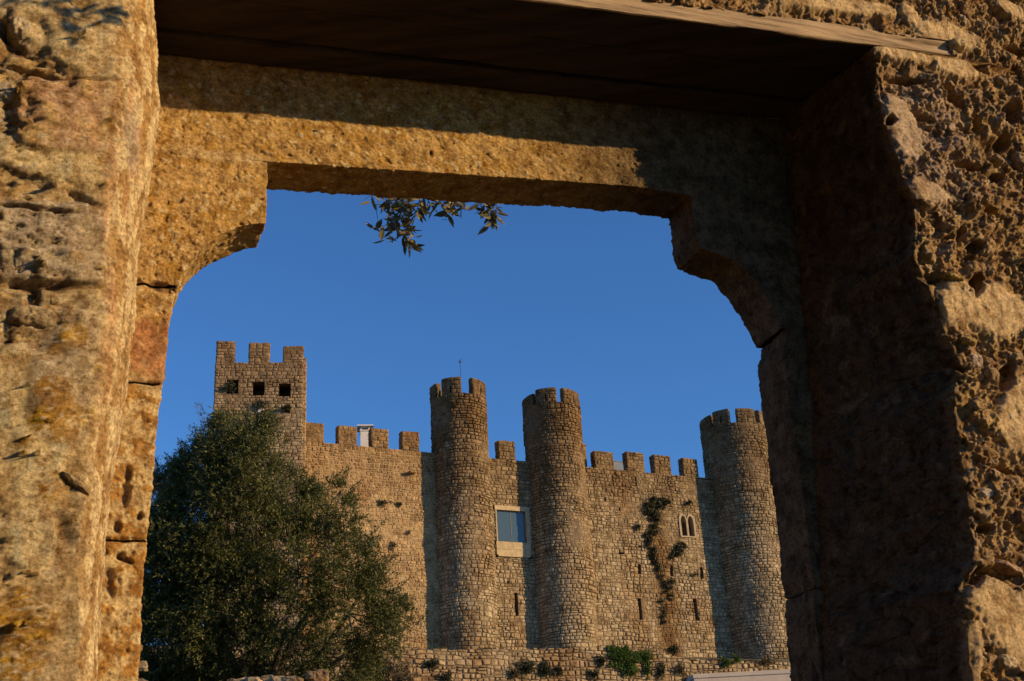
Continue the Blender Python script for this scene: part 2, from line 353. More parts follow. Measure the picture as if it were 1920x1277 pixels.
def courses(s0, s1, z0, z1, w, h, holes=(), gap=.016, r=None, wob=.06, ragged=0.0):
    r = r or random.Random(int(s0 * 97 + z0 * 31 + s1 * 7) + 5); polys = []
    zs = [z0]
    while zs[-1] < z1 - h * .5: zs.append(zs[-1] + h * r.uniform(.66, 1.34))
    zs[-1] = z1
    ph = [(r.uniform(0, 6), r.uniform(.7, 1.6), r.uniform(0, 6), r.uniform(2.2, 4.0)) for _ in zs]
    def B(i, s):
        if i == 0: return z0
        if i == len(zs) - 1: return z1 - (ragged * (0.5 + .5 * math.sin(s * 2.3 + ph[i][0]) * math.sin(s * 5.1)) if ragged else 0)
        a, b, c, d = ph[i]; return zs[i] + wob * (.6 * math.sin(a + b * s) + .4 * math.sin(c + d * s))
    for i in range(len(zs) - 1):
        s = s0; hh = zs[i + 1] - zs[i]; jl = (0, 0)
        while s < s1 - .04:
            e = s + w * r.choice((.55, .75, .9, 1, 1.15, 1.4)) * r.uniform(.85, 1.2)
            if s1 - e < w * .35: e = s1
            last = e >= s1 - 1e-6
            jr = (0, 0) if last else (r.uniform(-.045, .045), r.uniform(-.045, .045))
            a, b = s + jl[0], e + jr[0]; a2, b2 = s + jl[1], e + jr[1]; m = (a + b) / 2 + r.uniform(-.05, .05); m2 = (a2 + b2) / 2 + r.uniform(-.05, .05)
            P = [(a, B(i, a)), (m, B(i, m)), (b, B(i, b)), (b2, B(i + 1, b2)), (m2, B(i + 1, m2)), (a2, B(i + 1, a2))]
            parts = [P]
            if hh > h * .95 and r.random() < .16:
                zc = (zs[i] + zs[i + 1]) / 2 + r.uniform(-.03, .03); t = r.uniform(-.1, .1); k = zc - t * (a + b) / 2
                parts = [clip_half(P, -t, 1, k), clip_half(P, t, -1, -k)]
            for Q in parts:
                if len(Q) < 3: continue
                cx = sum(q[0] for q in Q) / len(Q); cz = sum(q[1] for q in Q) / len(Q)
                W2 = max(abs(q[0] - cx) for q in Q); H2 = max(abs(q[1] - cz) for q in Q)
                if W2 < .04 or H2 < .03: continue
                gg = gap * r.uniform(.6, 1.5)
                Q2 = []
                for q in Q:   # draw in by the joint, knock corners off
                    dx, dz = q[0] - cx, q[1] - cz; corner = (abs(dx) / W2) * (abs(dz) / H2)
                    k = 1 - corner * r.uniform(0, .16)
                    Q2.append((cx + dx * k * (1 - gg / W2), cz + dz * k * (1 - gg / H2)))
                for (h0, h1, y0, y1) in holes:
                    xs = [q[0] for q in Q2]; ys = [q[1] for q in Q2]
                    if not Q2 or max(xs) <= h0 or min(xs) >= h1 or max(ys) <= y0 or min(ys) >= y1: continue
                    cand = [clip_half(Q2, 1, 0, h0), clip_half(Q2, -1, 0, -h1), clip_half(Q2, 0, 1, y0), clip_half(Q2, 0, -1, -y1)]
                    Q2 = max(cand, key=area)
                    if len(Q2) < 3: Q2 = []; break
                if Q2 and area(Q2) > .004: polys.append(Q2)
            s = e; jl = jr
    return polys
def stone_geo(surf, Q, out, r, k_in=.74):
    cx = sum(q[0] for q in Q) / len(Q); cz = sum(q[1] for q in Q) / len(Q)
    q = np.array(Q); n = len(q); d = q - [cx, cz]
    face = out * r.uniform(.55, 1.35); tilt = (r.uniform(-.09, .09), r.uniform(-.09, .09))
    def ring(k, h, tl=1):
        p = d * k; return surf.at(cx + p[:, 0], cz + p[:, 1], h + tl * (p[:, 0] * tilt[0] + p[:, 1] * tilt[1]))
    kk = k_in + np.array([r.uniform(-.10, .08) for _ in range(n)])[:, None]
    fr_ = surf.at(cx + (d * kk)[:, 0], cz + (d * kk)[:, 1], face + (d * kk)[:, 0] * tilt[0] + (d * kk)[:, 1] * tilt[1])
    V = np.concatenate([ring(1, -.05, 0), ring(1, face * .42), fr_, surf.at(np.array([cx]), np.array([cz]), face * 1.12)])
    Fc = []
    for a in (0, 1):
        for i in range(n):
            j = (i + 1) % n; Fc.append((a * n + i, a * n + j, (a + 1) * n + j, (a + 1) * n + i))
    for i in range(n): Fc.append((2 * n + i, 2 * n + (i + 1) % n, 3 * n))
    return V, Fc
def lay(surf, polys, out, mat, parent, singles=0, visible=None, seed=1, patch=True):
    """the stones that show largest become objects, the rest one mesh"""
    r = random.Random(seed); made = []
    cen = np.array([[sum(q[0] for q in Q) / len(Q), sum(q[1] for q in Q) / len(Q)] for Q in polys]); pn = fbm(np.concatenate([cen, np.full((len(cen), 1), seed * 1.7)], 1), .55, 3)
    for Q, w_ in zip(polys, pn):
        V, Fc = stone_geo(surf, Q, out * (1 if not patch else float(np.clip(1.0 + 1.5 * w_, .35, 1.5))), r); c = V[-1]; px, py = proj(c)
        ok = (300 < px < 1478 and py < 1285) if visible is None else visible(px, py)
        if ok:   # facing the lens?
            nrm = surf.at(np.array([np.mean([q[0] for q in Q])]), np.array([np.mean([q[1] for q in Q])]), 1.0)[0] - surf.at(np.array([np.mean([q[0] for q in Q])]), np.array([np.mean([q[1] for q in Q])]), 0.0)[0]
            fac = -(nrm @ c) / np.linalg.norm(c)
        else: fac = 0
        made.append((area(Q) * max(fac, 0), V, Fc, c))
    made.sort(key=lambda t: -t[0]); mb = MB()
    for k, (a, V, Fc, c) in enumerate(made):
        if k < singles and a > 0: link('stone', mesh(V - c, Fc), mat, parent, at=tuple(c))
        else: mb.add(V, Fc)
    if mb.v: mb.build('stonework', mat, parent, kind='stuff')

def core_face(mb, surf, s0, s1, z0, z1, holes=(), deep=.8, h=0.0, step=None):
    """the bedding behind the stones, with real recesses for the openings"""
    ss = {s0, s1}; zs = {z0, z1}
    for a, b, c, d in holes: ss |= {max(s0, a), min(s1, b)}; zs |= {c, d}
    ss = sorted(ss); zs = sorted(zs)
    if step:
        e = []
        for a, b in zip(ss, ss[1:]):
            n = max(1, int((b - a) / step)); e += [a + (b - a) * i / n for i in range(n)]
        ss = e + [ss[-1]]
    for a, b in zip(ss, ss[1:]):
        for c, d in zip(zs, zs[1:]):
            m, k = (a + b) / 2, (c + d) / 2
            if any(h0 < m < h1 and y0 < k < y1 for h0, h1, y0, y1 in holes): continue
            mb.add([surf.at(p, q, h) for p, q in ((a, c), (b, c), (b, d), (a, d))], [(0, 1, 2, 3)])
    for a, b, c, d in holes:
        q = [(a, c), (b, c), (b, d), (a, d)]
        f = [surf.at(x, y, .03) for x, y in q]; g = [surf.at(x, y, -deep) for x, y in q]
        mb.add(f + g, [(0, 4, 5, 1), (1, 5, 6, 2), (2, 6, 7, 3), (3, 7, 4, 0), (4, 7, 6, 5)])

def merlon_flat(parent, fr, u0, u1, V, z0, z1, thick, mat, w=.36, h=.25, out=.045, label=None, slit=False, mort=None, singles=True):
    """a merlon: bedding core, stones on the front and both flanks, a rough cap"""
    r = random.Random(int(u0 * 100) + 3)
    c = MB(); c.box(fr, u0 + .02, u1 - .02, V + .0, V + thick, z0 - .1, z1 - .05)
    o = c.build('merlon', mort or M['mortar'], parent, label=label)
    holes = []
    if slit: m = (u1 - u0) / 2; holes = [(m - .05, m + .05, z0 + .12, z0 + .5)]
    lay(flat(fr, u0, V), courses(0, u1 - u0, z0, z1, w, h, holes, r=r, wob=.03), out, mat, o, 99 if singles else 0, seed=int(u0 * 10))
    mb = MB()
    for sf in (side(fr, u0, V, -1), side(fr, u1, V, 1)):
        for Q in courses(0, thick, z0, z1, w, h, r=r, wob=.02): mb.add(*stone_geo(sf, Q, out * .8, r))
    top = Surf(lambda s, z, hh: fr.P(u0 + s, V + z, z1 - .03 + np.asarray(hh)))
    for Q in courses(-.02, u1 - u0 + .02, -.03, thick, .4, .35, r=r, wob=.02): mb.add(*stone_geo(top, Q, .05, r))
    mb.build('stonework', mat, o, kind='stuff'); return o

# --- the round towers ------------------------------------------------
VC = 70.0
def tower(xl, xr, y, cv, ztop_px, merl, label, mat, cren_h, zb=9.5, slits=(), mlabels=None, seed=3, holes_px=()):
    mid = (xl + xr) / 2
    u, _ = CAS.at(mid, y, VC - cv); _, zz = CAS.at(mid, y, VC - cv)
    C = CAS.P(u, VC - cv, 0); d = np.linalg.norm(C @ FWD + zz * FWD[2])
    rad = (xr - xl) / 2 / F_PX * (C @ FWD + zz * FWD[2]) * .985
    vh = C[:2] / np.linalg.norm(C[:2]); th_cam = math.atan2(-vh[1], -vh[0])    # direction from the axis to the lens
    # height of the crenel floor, read on the near side of the drum
    d0 = ray(*ztop_px); near = C[:2] - vh * rad; zt = d0[2] * (near @ vh) / (d0[:2] @ vh)
    root = empty('round_tower', (C[0], C[1], zb), label=label, cat='tower')
    # drum core (solid, with a sunk walk at its top)
    n = 48; core = MB(); V = []
    rc = rad - .03
    for z in (zb, zt - .04): V += [(C[0] + rc * math.cos(6.2832 * i / n), C[1] + rc * math.sin(6.2832 * i / n), z) for i in range(n)]
    V += [(C[0] + (rc - .55) * math.cos(6.2832 * i / n), C[1] + (rc - .55) * math.sin(6.2832 * i / n), z) for z in (zt - .04, zt - 1.0) for i in range(n)]
    Fc = []
    for a in range(3):
        for i in range(n): j = (i + 1) % n; Fc.append((a * n + i, a * n + j, (a + 1) * n + j, (a + 1) * n + i))
    Fc.append(tuple(range(3 * n, 4 * n))); core.add(V, Fc); core.build('core', M['mortar'], root)
    th0 = th_cam - R(118); arc = R(236) * rad
    sf = drum(C, rad - .03, th0)
    holes = []
    r = random.Random(seed)
    for _ in range(9):
        a = r.uniform(.22, .78) * arc; z = r.uniform(12.5, zt - 1.5); holes.append((a, a + .13, z, z + .13))
    P = courses(0, arc, zb, zt, .33, .235, holes, r=r, wob=.06, gap=.017)
    lay(sf, P, .06, mat, root, 285, seed=seed)
    # merlons: arcs between two angles off the line of sight (degrees, + to the right)
    for k, (a0, a1, hk) in enumerate(merl):
        t0, t1 = th_cam + R(a0), th_cam + R(a1); mb = MB(); m = 7; V = []; zt0 = zt - .08; z1 = zt + cren_h * hk * 1.12; th = .5
        for rr, z in ((rad - .02, zt0), (rad - .02, z1 - .16), (rad - .12, z1 - .02), (rad - th, z1), (rad - th, zt0)):
            V += [(C[0] + rr * math.cos(t0 + (t1 - t0) * i / m), C[1] + rr * math.sin(t0 + (t1 - t0) * i / m), z) for i in range(m + 1)]
        Fc = []
        for a in range(4):
            for i in range(m): Fc.append((a * (m + 1) + i, a * (m + 1) + i + 1, (a + 1) * (m + 1) + i + 1, (a + 1) * (m + 1) + i))
        Fc += [tuple(a * (m + 1) for a in range(5)), tuple(a * (m + 1) + m for a in range(5))[::-1]]
        mb.add(V, Fc); mo = mb.build('merlon', M['mortar'], root)
        wd = (t1 - t0) * rad
        hl = [(wd / 2 - .06, wd / 2 + .05, zt + .1, zt + .55)] if k in slits else []
        lay(drum(C, rad - .02, t0), courses(0, wd, zt - .02, z1 - .12, .34, .24, hl, r=r, wob=.03), .05, mat, mo, 99 if abs((a0 + a1) / 2) < 80 else 0, seed=seed + k)
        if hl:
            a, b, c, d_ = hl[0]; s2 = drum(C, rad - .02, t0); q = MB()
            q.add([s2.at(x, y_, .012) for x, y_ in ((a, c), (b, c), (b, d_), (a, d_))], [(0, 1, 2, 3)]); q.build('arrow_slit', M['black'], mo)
        ex = MB()
        for Q in courses(0, wd, 0, .44, .3, .25, r=r, wob=.02):    # cap stones, sloping outwards
            tf = Surf(lambda s, z, hh: np.stack(np.broadcast_arrays(C[0] + (rad - .02 - z) * np.cos(t0 + np.asarray(s) / rad), C[1] + (rad - .02 - z) * np.sin(t0 + np.asarray(s) / rad), z1 - .13 + .28 * np.asarray(z) + np.asarray(hh)), -1))
            ex.add(*stone_geo(tf, Q, .05, r))
        for tt, sg in ((t0, -1), (t1, 1)):
            ff = Surf(lambda s, z, hh: np.stack(np.broadcast_arrays(C[0] + (rad - .02 - np.asarray(s)) * np.cos(tt) - sg * np.asarray(hh) * np.sin(tt), C[1] + (rad - .02 - np.asarray(s)) * np.sin(tt) + sg * np.asarray(hh) * np.cos(tt), z), -1))
            for Q in courses(0, .48, zt, z1 - .12, .26, .24, r=r, wob=.02): ex.add(*stone_geo(ff, Q, .03, r))
        ex.build('stonework', mat, mo, kind='stuff')
    return root, C, rad, zt, th_cam
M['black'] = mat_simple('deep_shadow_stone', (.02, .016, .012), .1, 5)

T1 = tower(808, 915, 800, -.05, (875, 736), [(-100, -57, .93), (-36, 6, 1.0), (32, 76, 1.0), (97, 140, 1), (162, 205, 1), (-142, -118, 1)],
           'slim round tower left of the glazed window, a thin mast on its top', M['tower'], 1.08, slits=(1, 2), seed=11)
T2 = tower(981, 1091, 800, -.05, (1049, 752), [(-96, -40, .82), (-31, 12, 1.0), (27, 78, 1.0), (98, 140, 1), (162, 205, 1), (-145, -115, 1)],
           'slim round tower between the glazed window and the wall with the twin pointed window', M['tower'], .98, slits=(1, 2), seed=12)
T3 = tower(1316, 1442, 830, .1, (1380, 791), [(-88, -44, .95), (-35, -5, 1.05), (8, 42, 1.0), (54, 88, 1), (100, 134, 1), (146, 180, 1), (192, 226, 1)],
           'thickest round tower at the far right, partly hidden by the dark doorway side', M['tower_far'], .98, slits=(0, 1, 2), seed=13)

# --- the curtain walls ------------------------------------------------
ZW = 24.6
def hole_px(x0, x1, y0, y1, u0, V=VC):
    a = CAS.at(x0, (y0 + y1) / 2, V); b = CAS.at(x1, (y0 + y1) / 2, V); c = CAS.at((x0 + x1) / 2, y1, V); d = CAS.at((x0 + x1) / 2, y0, V)
    return (a[0] - u0, b[0] - u0, c[1], d[1])
def curtain(u0, u1, holes, mat, mort, label, out, w, h, singles, visible, ragged=.05, gap=.018):
    P0 = CAS.P((u0 + u1) / 2, VC, 9.5)
    root = empty('curtain_wall', P0, label=label, cat='wall', group='straight walls between the castle towers')
    c = MB(); sf = flat(CAS, u0, VC); core_face(c, sf, 0, u1 - u0, 9.5, ZW - .03, holes)
    c.add([CAS.P(u0, VC, ZW - .03), CAS.P(u1, VC, ZW - .03), CAS.P(u1, VC + 1.4, ZW - .03), CAS.P(u0, VC + 1.4, ZW - .03), CAS.P(u0, VC + 1.4, 9.5), CAS.P(u1, VC + 1.4, 9.5)], [(0, 1, 2, 3), (3, 2, 5, 4)])
    c.build('core', mort, root)
    lay(sf, courses(0, u1 - u0, 9.5, ZW, w, h, holes, wob=.06, gap=gap, ragged=ragged), out, mat, root, singles, visible, seed=int(u0))
    return root
uA0, uA1 = 20.3, T1[1] @ CAS.W
uB1 = T2[1] @ CAS.W; uC1 = T3[1] @ CAS.W
hA = [hole_px(742.5, 747, 1122, 1150, uA0), hole_px(611, 614, 893, 899, uA0), hole_px(655, 659, 1010, 1016, uA0)]
A = curtain(uA0, uA1, hA, M['wall_a'], M['mortar_a'], 'ochre rendered castle wall between the square keep and the first round tower', .034, .30, .21, 285,
            lambda x, y: 570 < x < 815 and y < 1285 and x > 560 + (y - 850) * .62)
hWin = hole_px(931.5, 985.5, 958, 1016, uA1)
hB = [hWin, hole_px(965.5, 971, 1112, 1155, uA1), hole_px(950, 954, 1090, 1094, uA1)]
B = curtain(uA1, uB1, hB + [(hWin[0] - .22, hWin[1] + .35, hWin[2] - 1.05, hWin[2]), (hWin[0] - .22, hWin[1] + .35, hWin[3], hWin[3] + .32)], M['wall'], M['mortar'],
            'narrow strip of rubble wall holding the glazed window between two round towers', .05, .33, .235, 120, None)
hBif1 = hole_px(1276.5, 1286, 968, 1005, uB1); hBif2 = hole_px(1289.5, 1299.5, 967, 1006, uB1)
hC = [hBif1, hBif2, hole_px(1197.5, 1203, 1122, 1162, uB1), hole_px(1301, 1307.5, 1123, 1163, uB1), hole_px(1190.5, 1193.5, 894, 911, uB1), hole_px(1196, 1201, 1058, 1076, uB1),
      hole_px(1257, 1261, 1060, 1080, uB1), hole_px(1313, 1318, 1064, 1085, uB1), hole_px(1196, 1203, 1024, 1027, uB1), hole_px(1133, 1136, 933, 940, uB1), hole_px(1160, 1163, 952, 958, uB1), hole_px(1160, 1170, 1036, 1039, uB1)]
Cw = curtain(uB1, uC1, hC, M['wall_c'], M['mortar'], 'long rubble castle wall with the twin pointed window and dark creeper', .05, .33, .235, 290, None)

def cren_px(par, x0, x1, ytop, label=None, mat=None, out=.045, mort=None, slit=False):
    xm = (x0 + x1) / 2
    a = CAS.at(x0, ytop + 15, VC); b = CAS.at(x1, ytop + 15, VC); z = CAS.at(xm, ytop, VC)[1]
    return merlon_flat(par, CAS, a[0], b[0], VC - .01, ZW - .03, z, .55, mat or M['wall'], out=out, label=label, slit=slit, mort=mort)
for x0, x1, y in ((571, 607, 793), (634, 669, 799), (696, 728.5, 804), (753.5, 786, 809.5)): cren_px(A, x0, x1, y, mat=M['wall_a'], out=.03)
cren_px(B, 934.5, 965.5, 827)
for x0, x1, y in ((1115, 1150, 847), (1175, 1207, 848.5), (1226, 1257, 854), (1280, 1308, 860)): cren_px(Cw, x0, x1, y)

# water spout on the left wall
sp = CAS.at(770, 887, VC); mb = MB(); mb.box(CAS, sp[0] - .18, sp[0] + .22, VC - .45, VC + .1, sp[1] - .1, sp[1] + .07, .03); mb.build('spout', M['wall_a'], A)
# glazed window
w0, w1, zz0, zz1 = hWin[0] + uA1, hWin[1] + uA1, hWin[2], hWin[3]
win = empty('glazed_window', CAS.P((w0 + w1) / 2, VC, zz0), label='large glazed window in a cream stone surround between two round towers', cat='window')
f = MB(); f.box(CAS, w0 - .13, w1 + .33, VC - .10, VC + .30, zz1, zz1 + .30); f.build('lintel', M['cream'], win)
f = MB(); f.box(CAS, w0 - .08, w0, VC - .085, VC + .30, zz0 - .02, zz1 - .003); f.build('jamb', M['cream'], win)
f = MB(); f.box(CAS, w1, w1 + .30, VC - .085, VC + .30, zz0 - .02, zz1 - .003); f.build('jamb', M['cream'], win)
f = MB(); s0 = w0 - .12
for a, b, c, d in ((s0, (w0 + w1) / 2, zz0 - .52, zz0 - .03), ((w0 + w1) / 2 + .012, w1 + .28, zz0 - .52, zz0 - .03)):
    g = MB(); g.box(CAS, a, b, VC - .09, VC + .2, c, d); g.build('apron_slab', M['cream'], win)
for a, b, k in ((s0, (w0 + w1) / 2 + .2, 0), ((w0 + w1) / 2 + .212, w1 + .28, 1)):
    g = MB(); pts = [(a + (.16 if k == 0 else 0), zz0 - 1.0), (b - (.16 if k == 1 else 0), zz0 - 1.0), (b, zz0 - .84), (b, zz0 - .533), (a, zz0 - .533), (a, zz0 - .84)]
    g.prism(CAS, pts, VC - .085, VC + .2); g.build('apron_slab', M['cream'], win)
mid = (w0 + w1) / 2 + .02
for a, b in ((w0 + .03, mid - .007), (mid + .007, w1 - .03)):
    g = MB(); g.box(CAS, a, b, VC + .10, VC + .13, zz0 + .03, zz1 - .03); g.build('pane', M['glass'], win)
g = MB()
for a, b, c, d in ((w0, w1, zz1 - .03, zz1), (w0, w1, zz0 - .02, zz0 + .03), (w0, w0 + .03, zz0 + .03, zz1 - .03), (w1 - .03, w1, zz0 + .03, zz1 - .03), (mid - .007, mid + .007, zz0 + .03, zz1 - .03)):
    g.box(CAS, a, b, VC + .075, VC + .15, c, d)
g.build('frame', M['cream'], win)
# twin pointed window
a0, a1, b0, b1 = hBif1[0] + uB1, hBif1[1] + uB1, hBif2[0] + uB1, hBif2[1] + uB1; zb_, zt_ = hBif1[2], hBif1[3]
tw = empty('pointed_window', CAS.P((a1 + b0) / 2, VC, zb_), label='twin pointed window in a pale stone surround, high on the long wall', cat='window')
def lancet(u0, u1, z0, z1, n=7):
    w = u1 - u0; zs = z1 - w * .95; L = [(u0, z0), (u0, zs)]
    L += [(u0 + w / 2 * (1 - math.cos(t) ** 1.0) , zs + w * .95 * math.sin(t)) for t in np.linspace(.15, math.pi / 2, n)]
    Rr = [(u1 - (p[0] - u0), p[1]) for p in L[::-1]][1:]
    return L + Rr
for k, (p0, p1) in enumerate(((a0, a1), (b0, b1))):
    inn = lancet(p0, p1, zb_, zt_ + .02); m = MB(); gw = .13
    o0 = p0 - (.16 if k == 0 else (b0 - a1) / 2 - .003); o1 = p1 + (.16 if k == 1 else (b0 - a1) / 2 - .003)
    outr = []
    cxm = (p0 + p1) / 2; 
    for (x, z) in inn:
        t = (x - p0) / (p1 - p0); outr.append((o0 + (o1 - o0) * t, z + (.16 if z > zt_ - (p1 - p0) else 0) * (1 - abs(2 * t - 1) * .3)))
    n = len(inn); V = [CAS.P(x, VC - .09, z) for x, z in inn] + [CAS.P(x, VC - .09, z) for x, z in outr] + [CAS.P(x, VC + .35, z) for x, z in inn] + [CAS.P(x, VC + .02, z) for x, z in outr]
    Fc = [(i, i + 1, n + i + 1, n + i) for i in range(n - 1)] + [(i, 2 * n + i, 2 * n + i + 1, i + 1) for i in range(n - 1)] + [(n + i, n + i + 1, 3 * n + i + 1, 3 * n + i) for i in range(n - 1)]
    m.add(V, Fc); m.build('surround', M['sill_stone'], tw)
g = MB(); g.box(CAS, a0 - .15, b1 + .15, VC - .1, VC + .3, zb_ - .1, zb_ - .003); g.build('sill', M['sill_stone'], tw)

# --- the square keep --------------------------------------------------
VK = 71.2
ku0, ku1 = KEEP.at(405, 660, VK)[0], KEEP.at(568.5, 690, VK)[0]; kz = KEEP.at(484, 679, VK)[1]; kw = ku1 - ku0
keep = empty('square_keep', KEEP.P((ku0 + ku1) / 2, VK, 11), label='tall square keep with three square openings and three merlons, behind the olive tree', cat='tower')
def kh(x0, x1, y0, y1):
    a = KEEP.at(x0, (y0 + y1) / 2, VK); b = KEEP.at(x1, (y0 + y1) / 2, VK); c = KEEP.at(x0, y1, VK); d = KEEP.at(x0, y0, VK); return (a[0] - ku0, b[0] - ku0, c[1], d[1])
kholes = [kh(425, 447, 712.5, 738), kh(473.5, 496, 716, 741.5), kh(522.5, 545, 719.5, 743.5), kh(533, 543, 760, 774)]
c = MB(); sf = flat(KEEP, ku0, VK); core_face(c, sf, 0, kw, 11, kz - .03, kholes, deep=1.5)
for (a, b, cc, dd, e, ff) in ((ku1, ku1, VK, VK + 5, 0, 0), (ku0, ku0, VK + 5, VK, 0, 0), (ku1, ku0, VK + 5, VK + 5, 0, 0)):
    c.add([KEEP.P(a, cc, 11), KEEP.P(b, dd, 11), KEEP.P(b, dd, kz - .03), KEEP.P(a, cc, kz - .03)], [(0, 1, 2, 3)])
c.add([KEEP.P(ku0, VK, kz - .03), KEEP.P(ku1, VK, kz - .03), KEEP.P(ku1, VK + 5, kz - .03), KEEP.P(ku0, VK + 5, kz - .03)], [(0, 1, 2, 3)])
c.build('core', M['mortar'], keep)
lay(sf, courses(0, kw, 13, kz, .34, .24, kholes, wob=.04, ragged=.03), .04, M['keep'], keep, 285, lambda x, y: y < 900 and 380 < x < 600, seed=5)
mb = MB(); r_ = random.Random(9)
for Q in courses(0, 5, 13, kz, .45, .26, r=r_): mb.add(*stone_geo(side(KEEP, ku1, VK, 1), Q, .035, r_))
for Q in courses(0, 5, 13, kz, .7, .4, r=r_): mb.add(*stone_geo(side(KEEP, ku0, VK, -1), Q, .035, r_))
mb.build('stonework', M['keep'], keep, kind='stuff')
for x0, x1, yt in ((406, 439.5, 639.5), (466.5, 505, 643), (531, 568.5, 649)):
    a = KEEP.at(x0, yt + 20, VK); b = KEEP.at(x1, yt + 20, VK); z = KEEP.at((x0 + x1) / 2, yt, VK)[1]
    merlon_flat(keep, KEEP, a[0], min(b[0], ku1 + .01), VK - .01, kz - .03, z, .6, M['keep'], w=.42, h=.26, out=.03)
# slender corner buttress on the right edge of the keep, a little lower than its top
mb = MB(); zz = KEEP.at(571, 668, VK)[1]; mb.box(KEEP, ku1 + .0, ku1 + .16, VK + .25, VK + 1.3, 12, zz); bt = mb.build('corner_pilaster', M['mortar'], keep)
mb = MB()
for Q in courses(0, 1.05, 12, zz, .5, .27, r=r_): mb.add(*stone_geo(side(KEEP, ku1 + .16, VK + .25, 1), Q, .03, r_))
for Q in courses(0, .17, 12, zz, .2, .27, r=r_): mb.add(*stone_geo(flat(KEEP, ku1, VK + .25), Q, .03, r_))
mb.build('stonework', M['keep'], bt, kind='stuff')
mb = MB(); p = KEEP.at(489, 771, VK); 
mb.add(*stone_geo(flat(KEEP, p[0], VK), [(-.2, p[1] - .12), (0, p[1] - .16), (.2, p[1] - .1), (.2, p[1] + .1), (0, p[1] + .15), (-.2, p[1] + .1)], .12, r_)); mb.build('stone', M['white'], keep, label='pale block low on the keep')

# --- chimney, mast, tank behind the battlements -------------------------
VH = VC + 3.5
a = CAS.at(673, 838, VH); b = CAS.at(693.5, 838, VH); zt_c = CAS.at(683, 808, VH)[1]; zc = CAS.at(683, 798, VH)[1]
fr2 = Frame(8); _d = ray(685, 820); VQ = float((_d * (72.4 / (_d @ CAS.N))) @ fr2.N)
a = fr2.at(676, 836, VQ); b = fr2.at(694, 838, VQ); z0c, z1c = 21.5, fr2.at(685, 808, VQ)[1]; z2c = fr2.at(685, 800, VQ)[1]
ch = empty('chimney', fr2.P((a[0] + b[0]) / 2, VQ + .5, z0c), label='white rendered chimney with tiled cap between the merlons of the ochre wall', cat='chimney')
m = MB(); m.box(fr2, a[0], b[0], VQ + 0.00, VQ + 0.90, z0c, z1c); m.build('shaft', M['white'], ch)
m = MB(); m.box(fr2, a[0] - .05, b[0] + .05, VQ + -0.05, VQ + 0.95, z1c, z1c + .07); m.build('collar', M['white'], ch)
for q, v in ((a[0], VQ + 0.00), (b[0] - .1, VQ + 0.00), (a[0], VQ + 0.80), (b[0] - .1, VQ + 0.80)):
    m = MB(); m.box(fr2, q, q + .1, v, v + .1, z1c + .07, z2c - .003); m.build('post', M['white'], ch)
m = MB(); m.box(fr2, a[0] - .22, b[0] + .22, VQ + -0.20, VQ + 1.10, z2c, z2c + .08); m.build('cap_slab', M['white'], ch)
m = MB(); um = (a[0] + b[0]) / 2; m.add([fr2.P(a[0] - .15, VQ + -0.15, z2c + .083), fr2.P(b[0] + .15, VQ + -0.15, z2c + .083), fr2.P(b[0] + .15, VQ + 1.05, z2c + .083), fr2.P(a[0] - .15, VQ + 1.05, z2c + .083), fr2.P(um, VQ + 0.45, z2c + .3)], [(0, 3, 2, 1), (0, 1, 4), (1, 2, 4), (2, 3, 4), (3, 0, 4)]); m.build('tiled_roof', M['tile'], ch)
C1 = T1[1]; dm = ray(863.5, 700); s = (C1 @ CAS.N) / (dm @ CAS.N); base = dm * s
ztm = (ray(863.5, 677) * ((C1 @ CAS.N) / (ray(863.5, 677) @ CAS.N)))[2]
mst = empty('mast', (base[0], base[1], T1[3] - 1), label='thin iron mast with a small ball on the first round tower', cat='mast')
m = MB(); m.tube([(base[0], base[1], T1[3] - 1.02), (base[0], base[1], ztm + .1)], .018, 6); m.build('rod', M['iron'], mst)
m = MB(); zz = ztm - .08
for k in range(5):
    pass
import bmesh
bm = bmesh.new(); bmesh.ops.create_icosphere(bm, subdivisions=2, radius=.075, matrix=Matrix.Translation((base[0], base[1], zz))); me = bpy.data.meshes.new('m'); bm.to_mesh(me); bm.free(); link('ball', me, M['iron'], mst)
m = MB(); m.tube([(base[0] - .09, base[1] + .02, ztm + .02), (base[0] + .18, base[1] - .02, ztm + .14)], .01, 5); m.tube([(base[0] + .05, base[1], ztm + .1), (base[0] + .09, base[1], ztm - .08)], .008, 5); m.build('vane', M['iron'], mst)
pa = CAS.at(1152, 880, VC + 2.2); pb = CAS.at(1169, 880, VC + 2.2); pz = CAS.at(1160, 866, VC + 2.2)[1]
tk = MB(); tk.box(CAS, pa[0] - .3, pb[0], VC + 2.2, VC + 3.0, 22.0, pz); tk.box(CAS, pa[0] - .34, pb[0] + .04, VC + 2.16, VC + 3.04, pz, pz + .05)
tag(tk.build('water_tank', M['tank']), 'blue grey sheet metal box glimpsed between two merlons of the long wall', 'tank')
pa = CAS.at(1088, 870, VC + 1.2); pb = CAS.at(1101, 870, VC + 1.2); pz = CAS.at(1097, 833, VC + 1.2)[1]
mt = empty('stair_turret', CAS.P(pa[0], VC + 1.2, 22), label='reddish stone turret edge peeping out beside the second round tower', cat='turret')
m = MB(); m.box(CAS, pa[0] - .6, pb[0], VC + 1.2, VC + 2.2, 22, pz - .12, .02); m.build('wall', M['wall_a'], mt)
m = MB(); m.box(CAS, pa[0] - .65, pb[0] + .04, VC + 1.15, VC + 2.25, pz - .12, pz, .01); m.build('cornice', M['tile'], mt)

